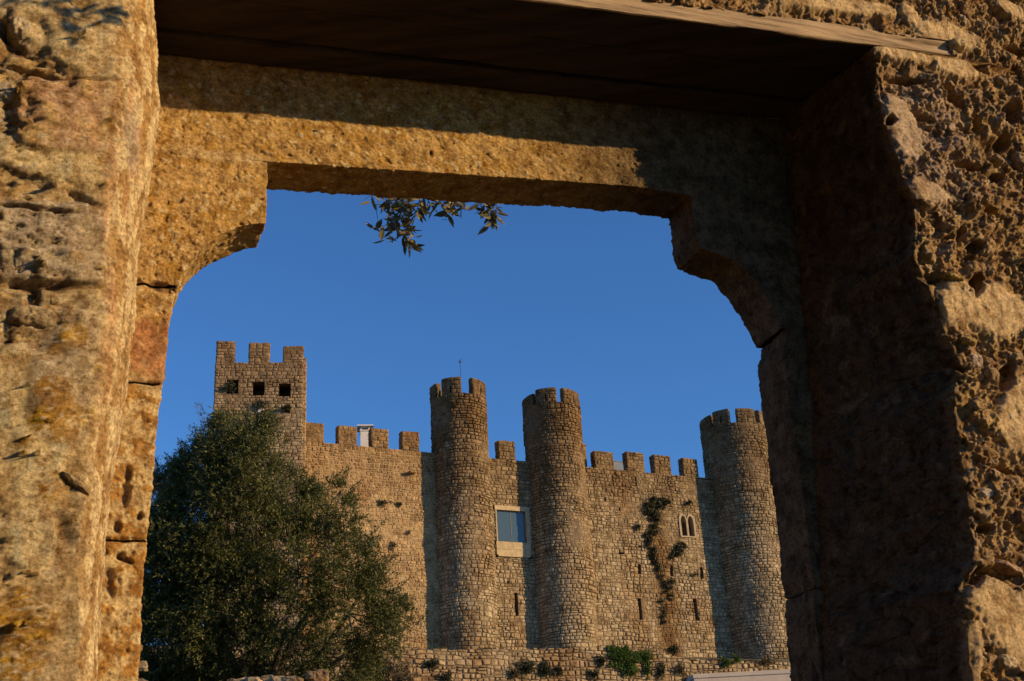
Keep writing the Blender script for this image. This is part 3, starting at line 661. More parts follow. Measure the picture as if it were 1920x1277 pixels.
# --- retaining wall under the castle -------------------------------------
VR = 65.6
rt = empty('retaining_wall', CAS.P(38, VR, 7.5), label='low dry stone retaining wall along the foot of the castle', cat='wall')
tops = [(700, 1219), (745, 1217), (830, 1218), (990, 1217), (1100, 1214), (1180, 1217), (1235, 1224), (1265, 1232), (1300, 1236), (1370, 1240), (1478, 1241)]
tu = [CAS.at(x, y, VR) for x, y in tops]; ru0 = tu[0][0] - 14; ru1 = tu[-1][0] + 12
zt_f = lambda u: float(np.interp(u, [t[0] for t in tu], [t[1] for t in tu]))
c = MB(); us = np.linspace(ru0, ru1, 60)
V = [CAS.P(u, VR, 6.8) for u in us] + [CAS.P(u, VR, zt_f(u) - .05) for u in us] + [CAS.P(u, VR + .6, zt_f(u) - .05) for u in us]; n = 60
c.add(V, [(i, i + 1, n + i + 1, n + i) for i in range(n - 1)] + [(n + i, n + i + 1, 2 * n + i + 1, 2 * n + i) for i in range(n - 1)]); c.build('core', M['mortar'], rt)
r_ = random.Random(21); P = []
for Q in courses(0, ru1 - ru0, 6.8, 12.6, .42, .27, r=r_, wob=.09, gap=.024):
    zt = zt_f(ru0 + sum(q[0] for q in Q) / len(Q)) + r_.uniform(-.05, .05); Q = clip_half(Q, 0, 1, zt)
    if len(Q) > 2 and area(Q) > .01: P.append(Q)
lay(flat(CAS, ru0, VR), P, .075, M['retain'], rt, 290, lambda x, y: 735 < x < 1478 and y < 1285, seed=8)
mb = MB()
for i in range(70):
    u = ru0 + (ru1 - ru0) * (i + r_.random()) / 70; z = zt_f(u) - .06
    tf = Surf(lambda s, zz, hh: CAS.P(u + s, VR + zz, z + np.asarray(hh)))
    for Q in courses(0, (ru1 - ru0) / 70, .02, .55, .4, .3, r=r_, wob=.02): mb.add(*stone_geo(tf, Q, .06, r_))
mb.build('stonework', M['retain'], rt, kind='stuff')

# ------------------------------------------------------------------ plants
def leaf_geo(L, W, bend=.12, n=3):
    """a folded blade along +x, normal +z: verts and faces"""
    V = [(0, 0, 0)]; 
    for t, w in ((.35, 1.0), (.7, .8)): V += [(L * t, -W / 2 * w, bend * L * t * (1 - t)), (L * t, 0, bend * L * t * (1 - t) - W * .12), (L * t, W / 2 * w, bend * L * t * (1 - t))]
    V += [(L, 0, -bend * L * .3)]
    return np.array(V), [(0, 1, 2), (0, 2, 3), (1, 4, 5, 2), (2, 5, 6, 3), (4, 7, 5), (5, 7, 6)]
def leaves_mesh(P, D, L, W, simple=True):
    """many blades at P pointing along D, as one numpy mesh of rhombs"""
    n = len(P); D = D / (np.linalg.norm(D, axis=1)[:, None] + 1e-9)
    A = np.cross(D, rng.normal(size=(n, 3))); A /= np.linalg.norm(A, axis=1)[:, None] + 1e-9
    L = L[:, None]; W = W[:, None]
    V = np.stack([P, P + D * L * .45 + A * W * .5, P + D * L, P + D * L * .45 - A * W * .5], 1).reshape(-1, 3)
    q = np.arange(4 * n).reshape(n, 4); return V, q
def shrub(fr, x, y, V, rx, rz, name, label, cat, mat, n=500, L=.09, W=.035, group=None, hang=0.0, dep=.35, stems=6):
    """a tuft growing out of masonry: stems and leaves around (x, y)"""
    u, z = fr.at(x, y, V); base = fr.P(u, V, z); root = empty(name, base, label=label, cat=cat, group=group)
    sm = MB(); rr = random.Random(int(x * 3 + y)); tips = []
    for k in range(stems):
        a = rr.uniform(-1, 1); b = rr.uniform(-.9, 1) - hang
        tip = fr.P(u + a * rx * .75, V - rr.uniform(.2, 1) * dep, z + b * rz * .75)
        st = fr.P(u + a * rx * .15, V + .03, z + b * rz * .1 - rz * .1)
        sm.tube([st, (st + tip) / 2 + fr.P(0, -dep * .2, 0), tip], [.02, .014, .006], 4); tips.append(tip)
    sm.build('stem', M['twig'], root)
    n = int(n * 1.8); rx *= 1.12; rz *= 1.12; th = rng.uniform(0, 6.283, n); rad = rng.uniform(0, 1, n) ** .55; ph = rng.uniform(0, 1, n)
    lob = 1 + .3 * np.sin(th * 3 + x) + .24 * np.sin(th * 7 + y) + .15 * np.sin(th * 13 + x)
    uu = u + rx * rad * lob * np.cos(th); zz = z + rz * rad * lob * np.sin(th) - hang * rz * .5 * ph; vv = V - dep * ph * (1 - rad * .7)
    Pn = fr.P(uu, vv, zz); kq = fbm(Pn, 5.0, 3, off=x) > -.08 - .3 * (rad < .4); Pn = Pn[kq]; n = len(Pn)
    D = (Pn - base) * .6 + rng.normal(size=(n, 3)) * .35 * max(rx, rz) + np.array([0, 0, .15 - hang * .5]) * rz
    Vv, q = leaves_mesh(Pn, D, rng.uniform(.7, 1.3, n) * L * 1.25, rng.uniform(.7, 1.3, n) * W * 1.35)
    link('foliage', mesh_np(Vv, q), mat, root, kind='stuff'); return root

VF = VC - .06
def creeper():
    path = [(1232, 936, .45), (1252, 944, .55), (1212, 950, .5), (1224, 965, .62), (1232, 985, .45), (1212, 1005, .3), (1216, 1022, .38), (1224, 1042, .34), (1232, 1062, .26), (1240, 1082, .30), (1248, 1100, .32), (1256, 1112, .30), (1262, 1090, .2), (1272, 1042, .36), (1280, 1018, .36), (1262, 1046, .4), (1240, 1130, .22), (1250, 1165, .2)]
    c0 = CAS.at(1232, 960, VF); root = empty('creeper', CAS.P(c0[0], VF, c0[1]), label='dark creeper trailing down the stained long wall, left of the twin pointed window', cat='plant')
    P = []; D = []; sm = MB(); prev = None
    fine = []
    for (xa, ya, ra), (xb, yb, rb) in zip(path, path[1:]):
        m_ = max(1, int(math.hypot(xb - xa, yb - ya) / 5))
        if math.hypot(xb - xa, yb - ya) > 46: m_ = 1
        fine += [(xa + (xb - xa) * i / m_ + rng.normal() * 3, ya + (yb - ya) * i / m_ + rng.normal() * 3, (ra + (rb - ra) * i / m_) * rng.uniform(.6, 1.15)) for i in range(m_)]
    for x, y, r_ in fine:
        u, z = CAS.at(x, y, VF); n = int(1900 * r_ ** 1.5)
        a = rng.uniform(0, 6.283, n); q = np.abs(rng.normal(size=n)) * .52
        up = u + r_ * q * np.cos(a) * 1.05; zp = z + r_ * q * np.sin(a) * .9; dp = VF - rng.uniform(0, .32, n) * np.clip(1 - q, .15, 1)
        pp = CAS.P(up, dp, zp); keep = fbm(pp, 3.4, 3, off=7) > -.05; P.append(pp[keep]); D.append((rng.normal(size=(n, 3)) * .6 + np.array([0, -.3, -.35]))[keep])
        b = CAS.P(u, VF - .04, z)
        if prev is not None and np.linalg.norm(b - prev) < 1.6: sm.tube([prev, (prev + b) / 2 + np.array([0, -.06, -.05]), b], [.03, .022, .02], 5)
        prev = b
    sm.build('stem', M['twig'], root); P = np.concatenate(P); D = np.concatenate(D); n = len(P)
    k = rng.random(n) < .3
    for nm, sel, mt_ in (('foliage', ~k, 'dark_green'), ('dry_strands', k, 'dry')):
        m_ = int(sel.sum()); Vv, q = leaves_mesh(P[sel], D[sel], rng.uniform(.07, .15, m_), rng.uniform(.035, .07, m_)); link(nm, mesh_np(Vv, q), M[mt_], root, kind='stuff')
VF = VC - .06
creeper()
G1 = 'small tufts around the creeper of the long wall'
for x, y, rx, rz, n, mt_, lab in (
    (1195, 988, .14, .2, 120, 'dark_green', 'tiny tuft to the left of the creeper'),
    (1290, 943, .16, .12, 90, 'dark_green', 'tiny tuft above the twin pointed window'),
    (1303, 1078, .1, .1, 60, 'dark_green', 'tiny tuft low on the long wall, right of the creeper'),
    (1262, 1218, .3, .2, 220, 'dark_green', 'weed growing at the foot of the long wall, under the stain')):
    shrub(CAS, x, y, VF, rx, rz, 'wall_tuft', lab, 'plant', M[mt_], n, .10, .05, G1)
G2 = 'weeds rooted in the ochre wall'
for x, y, rx, rz, n, lab in ((717, 944, .2, .2, 160, 'largest dark weed on the ochre wall, beside the olive crown'), (731, 941, .12, .07, 60, 'little weed right of the largest one on the ochre wall'),
    (748, 946, .12, .1, 70, 'dark weed on the ochre wall nearest the first tower'), (736, 1023, .13, .2, 110, 'dark weed low on the ochre wall near the olive crown'), (766, 998, .07, .08, 40, 'tiny weed at the right edge of the ochre wall')):
    shrub(CAS, x, y, VF, rx, rz, 'wall_weed', lab, 'plant', M['dark_green'], n, .08, .04, G2, dep=.2, stems=3)
G3 = 'plants on the retaining wall'
for x, y, rx, rz, n, mt_, hang, lab in (
    (1170, 1230, 1.0, .48, 4000, 'green', .3, 'bright green ivy mat spilling over the retaining wall'),
    (1178, 1248, .46, .42, 1500, 'green', .6, 'hanging tail of the bright green ivy mat'),
    (1212, 1232, .3, .34, 320, 'green', .3, 'thin green ivy strand right of the ivy mat'),
    (1126, 1240, .22, .26, 330, 'dark_green', 0, 'dark round shrub just left of the ivy mat'),
    (1112, 1266, .24, .24, 260, 'dark_green', 0, 'dark shrub low on the wall, below left of the ivy mat'),
    (1212, 1256, .18, .34, 260, 'green', 0, 'upright green shrub right of the ivy tail'),
    (1238, 1258, .26, .4, 350, 'dark_green', .1, 'grey green bush between the ivy and the pale parapet'),
    (1274, 1256, .3, .3, 240, 'dry', 0, 'dry brownish tuft left of the pale parapet'),
    (1358, 1242, .3, .22, 330, 'green', .2, 'green plant on the wall top below the thickest tower'),
    (1378, 1236, .26, .2, 220, 'green', 0, 'small green plant at the foot of the thickest tower'),
    (1435, 1240, .55, .2, 300, 'dry', 0, 'dry grasses at the foot of the thickest tower, next to the dark doorway side'),
    (987, 1252, .42, .3, 500, 'dark_green', 0, 'wide dark shrub in the middle of the retaining wall'),
    (1021, 1256, .28, .34, 400, 'dark_green', 0, 'dark shrub right beside the wide shrub'),
    (1046, 1259, .2, .2, 160, 'dark_green', 0, 'small dark shrub, last of the row of three'),
    (963, 1262, .26, .22, 220, 'dry', 0, 'dry tuft at the left end of the row of shrubs'),
    (809, 1245, .34, .22, 330, 'dark_green', 0, 'dark shrub on the retaining wall nearest the olive tree'),
    (835, 1270, .3, .2, 240, 'dark_green', 0, 'shrub at the bottom of the retaining wall below the first tower'),
    (1290, 1275, .2, .16, 120, 'dry', 0, 'dry tuft behind the corner of the pale parapet')):
    shrub(CAS, x, y, VR - .08, rx, rz, 'wall_shrub', lab, 'plant', M[mt_], int(n * 1.3), .10, .04, G3, hang, .4)
for x, y, s, lab in ((431, 727, .35, 'green twig tuft growing at the left square opening of the keep'), (490, 762, .42, 'green tuft on the keep under the middle opening'), (538, 766, .2, 'dark tuft in the hole under the right opening of the keep')):
    shrub(KEEP, x, y, VK - .05, s, s * .7, 'keep_weed', lab, 'plant', M['dark_green'], 170, .12, .04, 'tufts rooted in the keep', dep=.3, stems=4)

# grasses along the top of the retaining wall
gu = rng.uniform(ru0, ru1, 26000); gz_ = np.interp(gu, [t[0] for t in tu], [t[1] for t in tu]); gP = CAS.P(gu, VR + rng.uniform(-.02, .5, len(gu)), gz_ - .03)
gk = fbm(gP, .55, 3, off=3) + .25 * fbm(gP, 2.5, 2) + .10 * sstep(gu, tu[6][0], tu[-1][0]) > .16; gP = gP[gk]; gn = len(gP)
gV, gQ = leaves_mesh(gP, np.array([0, -.1, 1.0]) + rng.normal(size=(gn, 3)) * .4, rng.uniform(.08, .28, gn), rng.uniform(.012, .03, gn))
link('grass', mesh_np(gV, gQ), M['dry'], kind='stuff', label='dry grasses along the top of the retaining wall', cat='grass')

# --- the olive tree ------------------------------------------------------
def olive_tree():
    D0 = 27.0
    out = [(205, 960), (250, 905), (290, 880), (318, 866), (345, 848), (362, 818), (372, 800), (385, 812), (402, 782), (425, 770), (470, 778), (505, 775), (530, 800), (545, 850), (560, 888), (600, 905), (640, 890), (655, 925),
           (690, 955), (712, 990), (712, 1030), (730, 1060), (742, 1100), (775, 1130), (785, 1165), (770, 1210), (735, 1240), (700, 1270), (600, 1300), (400, 1300), (240, 1300), (190, 1180)]
    P = np.array(out, float)
    def inside(x, y):
        c = False; n = len(P); j = n - 1
        for i in range(n):
            if ((P[i, 1] > y) != (P[j, 1] > y)) and x < (P[j, 0] - P[i, 0]) * (y - P[i, 1]) / (P[j, 1] - P[i, 1]) + P[i, 0]: c = not c
            j = i
        return c
    def dedge(x, y):
        a = P; b = np.roll(P, -1, 0); ab = b - a; t = np.clip(((x - a[:, 0]) * ab[:, 0] + (y - a[:, 1]) * ab[:, 1]) / (ab ** 2).sum(1), 0, 1)
        return np.hypot(a[:, 0] + t * ab[:, 0] - x, a[:, 1] + t * ab[:, 1] - y).min()
    def at(x, y, d): q = ray(x, y); return q * (d / (q @ FWD))
    rr = random.Random(5); cl = []
    gc = at(470, 1300, D0); gz = gc[2] - 1.9
    root = empty('olive_tree', (gc[0], gc[1], gz), label='large bushy olive tree in front of the keep and ochre wall', cat='tree')
    m = D0 / F_PX
    tries = 0
    while len(cl) < 600 and tries < 20000:
        tries += 1; x = rr.uniform(190, 790) if rr.random() < .72 else rr.uniform(200, 420); y = rr.uniform(765, 1300)
        if not inside(x, y): continue
        e = dedge(x, y) if y < 1280 else 60
        if e < 9: continue
        e2 = min(e, 170)
        half = math.sqrt(max(0, 1 - (1 - e2 / 170) ** 2)) * 2.3       # half depth of the crown here
        rad = min(rr.uniform(.22, .5), e * m * .95)
        cl.append((at(x, y, D0 + (rr.uniform(-1, 1) if rr.random() < .35 else rr.choice((-1, -1, -1, -1, 1)) * rr.uniform(.75, 1)) * half), rad))
    # trunk and limbs
    tb = np.array([gc[0], gc[1], gz - .1]); fork = tb + np.array([.1, 0, 1.5])
    t = MB(); t.tube([tb, tb + [.06, 0, .6], tb + [-.03, .05, 1.1], fork], [.34, .26, .23, .22], 12); t.build('trunk', M['bark'], root, smooth=True)
    limbs = [(300, 900), (430, 800), (480, 950), (640, 920), (700, 1080), (560, 1080), (340, 1080), (740, 1170)]
    le = []
    for x, y in limbs:
        e = at(x, y, D0 + rr.uniform(-.6, .6)); md = fork + (e - fork) * .5 + np.array([rr.uniform(-.3, .3), rr.uniform(-.3, .3), -.15])
        le += [fork + (md - fork) * k for k in (.5, 1)] + [md + (e - md) * k for k in (.5, 1)]
        t = MB(); t.tube([fork, fork + (md - fork) * .5 + [.05, .05, .1], md, md + (e - md) * .5, e], [.13, .1, .07, .045, .02], 7); t.build('limb', M['bark'], root, smooth=True)
    le = np.array(le); LP = []; LD = []; tw = MB()
    centre = at(480, 1100, D0)
    for c, rad in cl:
        near = le[np.argmin(np.linalg.norm(le - c, axis=1))]
        if rr.random() < .2: tw.tube([near, (near + c) / 2 + rng.normal(size=3) * .08, c], [.022, .014, .006], 4)
        outd = c - centre; outd /= np.linalg.norm(outd)
        for k in range(int(30 + rad * 80)):                     # sprigs
            d = rng.normal(size=3); d /= np.linalg.norm(d); d = d + outd * .5 + np.array([0, 0, .45]); d /= np.linalg.norm(d)
            st = c + rng.normal(size=3) * rad * .42; ln = rr.uniform(.14, .34)
            nl = 13; ts = np.linspace(.05, 1, nl)
            droop = np.array([0, 0, -.06])
            p = st + d * ln * ts[:, None] + droop * (ts ** 2)[:, None]
            LP.append(p); LD.append(d * .9 + rng.normal(size=(nl, 3)) * .62)
    # stray shoots that break the outline
    for x, y, x2, y2 in ((385, 812, 374, 757), (392, 830, 362, 800), (560, 900, 575, 872), (640, 905, 652, 878), (700, 1000, 722, 975), (740, 1110, 765, 1085), (770, 1180, 800, 1150), (300, 890, 292, 862), (330, 870, 345, 835), (500, 790, 520, 762), (430, 790, 425, 752), (655, 925, 672, 905), (720, 1060, 742, 1040), (460, 790, 462, 757), (270, 900, 262, 878), (345, 850, 338, 828)):
        a, b = at(x, y, D0 - .3), at(x2, y2, D0 - .4); tw.tube([a, (a + b) / 2, b], [.008, .006, .003], 4)
        for k in range(6):
            ts = np.linspace(.1, 1, 13); p = a + (b - a) * ts[:, None] + rng.normal(size=(13, 3)) * .035
            LP.append(p); LD.append((b - a) / np.linalg.norm(b - a) + rng.normal(size=(13, 3)) * .6)
    tw.build('twigs', M['bark'], root, kind='stuff')
    LP = np.concatenate(LP); LD = np.concatenate(LD); kq = fbm(LP, 1.5, 3, off=9.5) + .25 * rng.normal(size=len(LP)) > -.40; LP = LP[kq]; LD = LD[kq]; n = len(LP)
    Vv, q = leaves_mesh(LP, LD, rng.uniform(.055, .10, n), rng.uniform(.015, .025, n))
    link('foliage', mesh_np(Vv, q), M['leaf'], root, kind='stuff')
    print('olive leaves', n)
olive_tree()

# --- low rubble bank and bushes under the olive -----------------------------
def rock(c, r, seed, mat, parent, name='stone', sub=3, col=None):
    bm = bmesh.new(); bmesh.ops.create_icosphere(bm, subdivisions=sub, radius=1.0)
    V = np.array([v.co[:] for v in bm.verts]); n = fbm(V, 1.1, 3, off=seed * 3.7); n2 = fbm(V, 4, 3, off=seed * 1.3)
    W_ = np.sign(V) * np.abs(V) ** .62
    n3 = fbm(V, 2.2, 3, off=seed * 2.1, ridge=True)
    W_ = W_ * (1 + .45 * n + .16 * n2 - .16 * n3)[:, None] * np.asarray(r)
    for v, p in zip(bm.verts, W_): v.co = p
    me = bpy.data.meshes.new('m'); bm.to_mesh(me); bm.free(); o = link(name, me, mat, parent, at=tuple(c)); return o
bank = empty('rubble_bank', ray(520, 1300) * (23 / (ray(520, 1300) @ FWD)) + np.array([0, 0, -1.2]), label='tumbled rubble bank at the foot of the olive tree', cat='stone bank')
def at_d(x, y, d): q = ray(x, y); return q * (d / (q @ FWD))
rr = random.Random(4)
for x, y, s in ((448, 1284, .17), (474, 1281, .15), (500, 1280, .16), (526, 1279, .15), (550, 1282, .17), (582, 1266, .10), (600, 1268, .15), (592, 1290, .2), (636, 1297, .18), (410, 1298, .2), (365, 1304, .2), (320, 1303, .2), (265, 1250, .12), (252, 1185, .09), (256, 1215, .10), (262, 1290, .2), (430, 1296, .2), (690, 1303, .25), (475, 1304, .3), (520, 1305, .28)):
    rock(at_d(x, y, 23.2 + rr.uniform(-.3, .3)), (s * 1.15, s * .8, s * .8), x, M['retain'], bank)
mb = MB()
for i in range(26):
    c = at_d(200 + i * 24, 1325, 23.6); 
    mb.tube([c + np.array([-.4, 0, -1.6]), c + np.array([-.3, 0, -.4]), c + np.array([.1, .1, -.05])], [.5, .45, .1], 7)
mb.build('earth', M['soil'], bank)
for x, y, d, s, n, mt_, lab in ((724, 1262, 40, .5, 1600, 'dry', 'dry grass clump right of the olive tree, at the foot of the wall'), (690, 1268, 34, .4, 1400, 'leaf', 'low dark bush under the right edge of the olive tree'), (760, 1275, 42, .3, 700, 'dry', 'small dry bush at the left end of the retaining wall'), (655, 1285, 30, .3, 900, 'dry', 'yellowish tuft beside the rubble bank')):
    fr = Frame(0); c = at_d(x, y, d)
    shrub(fr, x, y, c[1], s, s * .7, 'bush', lab, 'bush', M[mt_], n, .10, .022, dep=.6)

# --- pale parapet, bottom right ---------------------------------------------
FP = Frame(3.5); VP_ = 30.0
p0 = FP.at(1299, 1264, VP_); p1 = FP.at(1484, 1253, VP_)
pp = empty('parapet', FP.P(p0[0] + 1.5, VP_, 2), label='pale rendered parapet corner with a flat coping, at the bottom right', cat='wall')
m = MB(); m.box(FP, p0[0], p0[0] + 6, VP_, VP_ + .9, p0[1] - .095, p0[1]); m.build('coping', M['pale'], pp)
m = MB(); m.box(FP, p0[0] + .02, p0[0] + 6, VP_ + .02, VP_ + .88, 1.5, p0[1] - .098); m.build('wall', M['pale'], pp)

# ------------------------------------------------------------------ the doorway wall in front
V0, V1 = 2.0, 2.332
V2 = V1 + .125
def pu(pts, V, y_out=True):
    """traced edge -> u as a function of z on the plane V"""
    q = np.array([GATE.at(x, y, V) for x, y in pts]); o = np.argsort(q[:, 1]); return q[o]
ZB = 1.758
gate = empty('stone_doorway', GATE.P(0, 2.2, -1.6), label='rough stone doorway wall framing the whole view, with wooden lintel boards', cat='doorway')

def nz(*a): return fbm(*a)
def ell(px, py, x, y, rx, ry, rot=0, e=2, soft=.25, wob=None):
    c, s = math.cos(R(rot)), math.sin(R(rot)); dx, dy = px - x, py - y; a = (dx * c + dy * s) / rx; b = (-dx * s + dy * c) / ry
    d = (np.abs(a) ** e + np.abs(b) ** e) ** (1 / e)
    if wob is not None: d = d + wob
    return 1 - sstep(d, 1 - soft, 1 + soft)

# tones (true surface colours)
CREAM = (.68, .53, .27); GOLD = (.56, .37, .14); TAN = (.55, .41, .20); GREYS = (.47, .39, .26); LICH = (.40, .22, .035); BROWN = (.22, .13, .06); BRICK = (.50, .22, .09); PINK = (.54, .34, .19); OLIVE = (.40, .32, .13); MORT = (.66, .50, .26)

def look_left(P, px, py, part):
    """displacement (m) and colour for the left side"""
    n = len(P)
    a = fbm(P, 9, 4, off=1.0); b = fbm(P, 26, 4, off=5.0); c = fbm(P, 75, 3, off=9.0); wob = fbm(P, 14, 3, off=3) * .28
    d1, d2, idn = worley(P, 30, 2.0); 
    h = a * .010 + b * .0075 + c * .0042 + .0046 * fbm(P, 150, 3, off=14, gain=.65) - .004 * sstep(fbm(P, 60, 3, off=66), .2, .4)
    col = mix(np.tile(TAN, (n, 1)), CREAM, sstep(a + b * .5, -.15, .35))
    col = mix(col, GREYS, sstep(fbm(P, 6, 3, off=21), .05, .4) * .8)
    # rubbly places: pits and small stones
    rub = np.zeros(n)
    for q in ((60, 115, 120, 45, 0), (200, 120, 45, 28, 20), (60, 580, 110, 60, 10), (100, 960, 70, 50, 30), (15, 330, 40, 60, 0), (130, 1010, 60, 60, 30), (30, 210, 30, 60, 0)): rub = np.maximum(rub, ell(px, py, *q, soft=.5, wob=wob))
    rub = np.maximum(rub, sstep(fbm(P, 7, 4, off=101), .10, .26) * .8)
    r1, r2, rid = worley(P + .008 * np.stack([b, c, a], 1), 48, 12.0); grit = (.5 - r1) * sstep(rid, .1, .4); edge = 1 - sstep(r2 - r1, .0, .16)
    h += rub * (-.005 + .008 * (.5 - d1) + .007 * b + .009 * grit - .004 * edge + .003 * fbm(P, 130, 3, off=71))
    pits = sstep(fbm(P, 40, 4, off=88), .26, .36); h -= pits * .006
    col = mix(col, mix(mix(np.tile((.52, .42, .26), (n, 1)), GOLD, sstep(rid, .3, .7)), BROWN, np.maximum(edge * .5, sstep(d1, .5, .85))), rub * .8); col = mix(col, BROWN, pits * .45)
    # smooth trowelled plaster
    pl = np.zeros(n)
    wob = wob + .22 * b + .12 * c
    for q in ((150, 80, 62, 46, 15), (90, 40, 60, 50, 0), (110, 295, 130, 42, 8), (50, 830, 75, 170, 5), (170, 1180, 30, 80, 0), (60, 1010, 50, 60, 0), (30, 700, 50, 60, 0), (200, 30, 40, 40, 0)): pl = np.maximum(pl, ell(px, py, *q, soft=.14, wob=wob))
    st = fbm(P * np.array([1, 1, .25]), 60, 3, off=31)
    h = h * (1 - pl * .75) + pl * (.006 + .0016 * st)
    col = mix(col, mix(np.tile(CREAM, (n, 1)), (.46, .43, .27), sstep(st, -.1, .5)), pl * .9)
    # a squared reddish block and a grey one below it
    bl = ell(px, py, 128, 214, 100, 72, 3, 5, .08, wob * .3); h += bl * .010 ; col = mix(col, mix(np.tile(PINK, (n, 1)), GOLD, sstep(b, -.1, .3)), bl * .85)
    g2 = ell(px, py, 92, 455, 108, 78, 4, 5, .10, wob * .4); h = h + g2 * (.013 + .010 * b + .004 * c); col = mix(col, mix(np.tile(GREYS, (n, 1)), (.50, .43, .33), sstep(c, -.2, .4)), g2 * .95)
    g3 = ell(px, py, 120, 690, 55, 120, 12, 2.5, .25, wob); h += g3 * .008; col = mix(col, GREYS, g3 * .75)
    ck = fbm(P * np.array([1, 1, 1.6]), 11, 4, off=121); ckl = (1 - sstep(np.abs(ck), .0, .022)) * sstep(fbm(P, 5, 2, off=131), .0, .2); h -= ckl * .005; col = mix(col, BROWN, ckl * .5)
    # open joints
    for (x, y, rx, ry, rot) in ((95, 533, 105, 7, 3), (40, 128, 60, 7, 12), (150, 146, 70, 5, 2), (60, 392, 80, 4, 8), (165, 375, 40, 6, 30), (150, 912, 36, 8, 38), (128, 1000, 22, 16, 60), (62, 560, 12, 24, -10), (12, 60, 10, 34, -20), (54, 68, 34, 34, 0)):
        j = ell(px, py, x, y, rx, ry, rot, 2, .45, wob * .8)
        if (x, y) == (54, 68): j = j * (1 - ell(px, py, x, y, 26, 27, 0, 2, .2, wob * .4)); 
        h -= j * .016; col = mix(col, BROWN, j * .7)
    # lichen
    spk = fbm(P, 130, 3, off=141)
    for (x, y, r_) in ((134, 632, 22), (98, 742, 26), (110, 790, 36), (70, 790, 18), (95, 905, 22), (118, 900, 16), (50, 1175, 42), (35, 1215, 48), (85, 1180, 22), (120, 180, 10), (100, 655, 10), (205, 235, 12), (40, 1120, 20), (190, 300, 8)):
        l = sstep(ell(px, py, x, y, r_ * 1.25, r_ * 1.25, 0, 2, .6, wob * 1.6) + .9 * b + .6 * c - .45, 0, .16); rim = l * (1 - sstep(ell(px, py, x, y, r_ * 1.25, r_ * 1.25, 0, 2, .6, wob * 1.6) + .9 * b + .6 * c - .62, 0, .16)); lc = mix(np.tile(LICH, (n, 1)), (.54, .34, .04), sstep(a + c, 0, .4)); lc = mix(lc, (.30, .17, .08), sstep(fbm(P, 30, 3, off=151), .05, .3) * .9); lc = mix(lc, (.66, .56, .38), sstep(spk, .2, .32) * .9); col = mix(col, lc, l * .95); col = mix(col, (.30, .19, .08), rim * .4); h += l * (.0015 + .002 * spk)
    li = sstep(fbm(P, 24, 5, off=77, gain=.65), .20, .26); col = mix(col, (.34, .21, .08), li * .6); ls = sstep(fbm(P, 60, 4, off=79), .24, .30); col = mix(col, (.70, .60, .40), ls * .7); col = col * (1 + .22 * fbm(P, 150, 3, off=171))[:, None]
    # round the corner: flaky crust in upright streaks
    ch = np.clip(part, 0, 1)
    s1 = fbm(P * np.array([1, 1, .22]), 55, 4, off=41); s2 = fbm(P * np.array([1, 1, .12]), 22, 3, off=44)
    cc = mix(np.tile((.44, .27, .10), (n, 1)), (.70, .55, .29), sstep(s1 + .5 * c, -.12, .12)); cc = mix(cc, (.55, .30, .14), sstep(s2, .10, .2) * .85 * sstep(py, 900, 500) * sstep(py, 60, 200)); cc = cc * (1 + .25 * fbm(P, 140, 3, off=181))[:, None]; cc = mix(cc, GREYS, ell(px, py, 248, 260, 14, 60, 0, 2, .5, wob) * .8)
    hh = a * .005 + s1 * .0045 + c * .003 + .003 * fbm(P, 120, 2, off=4)
    h = h * (1 - ch) + hh * ch; col = col * (1 - ch)[:, None] + cc * ch[:, None]
    return h, col
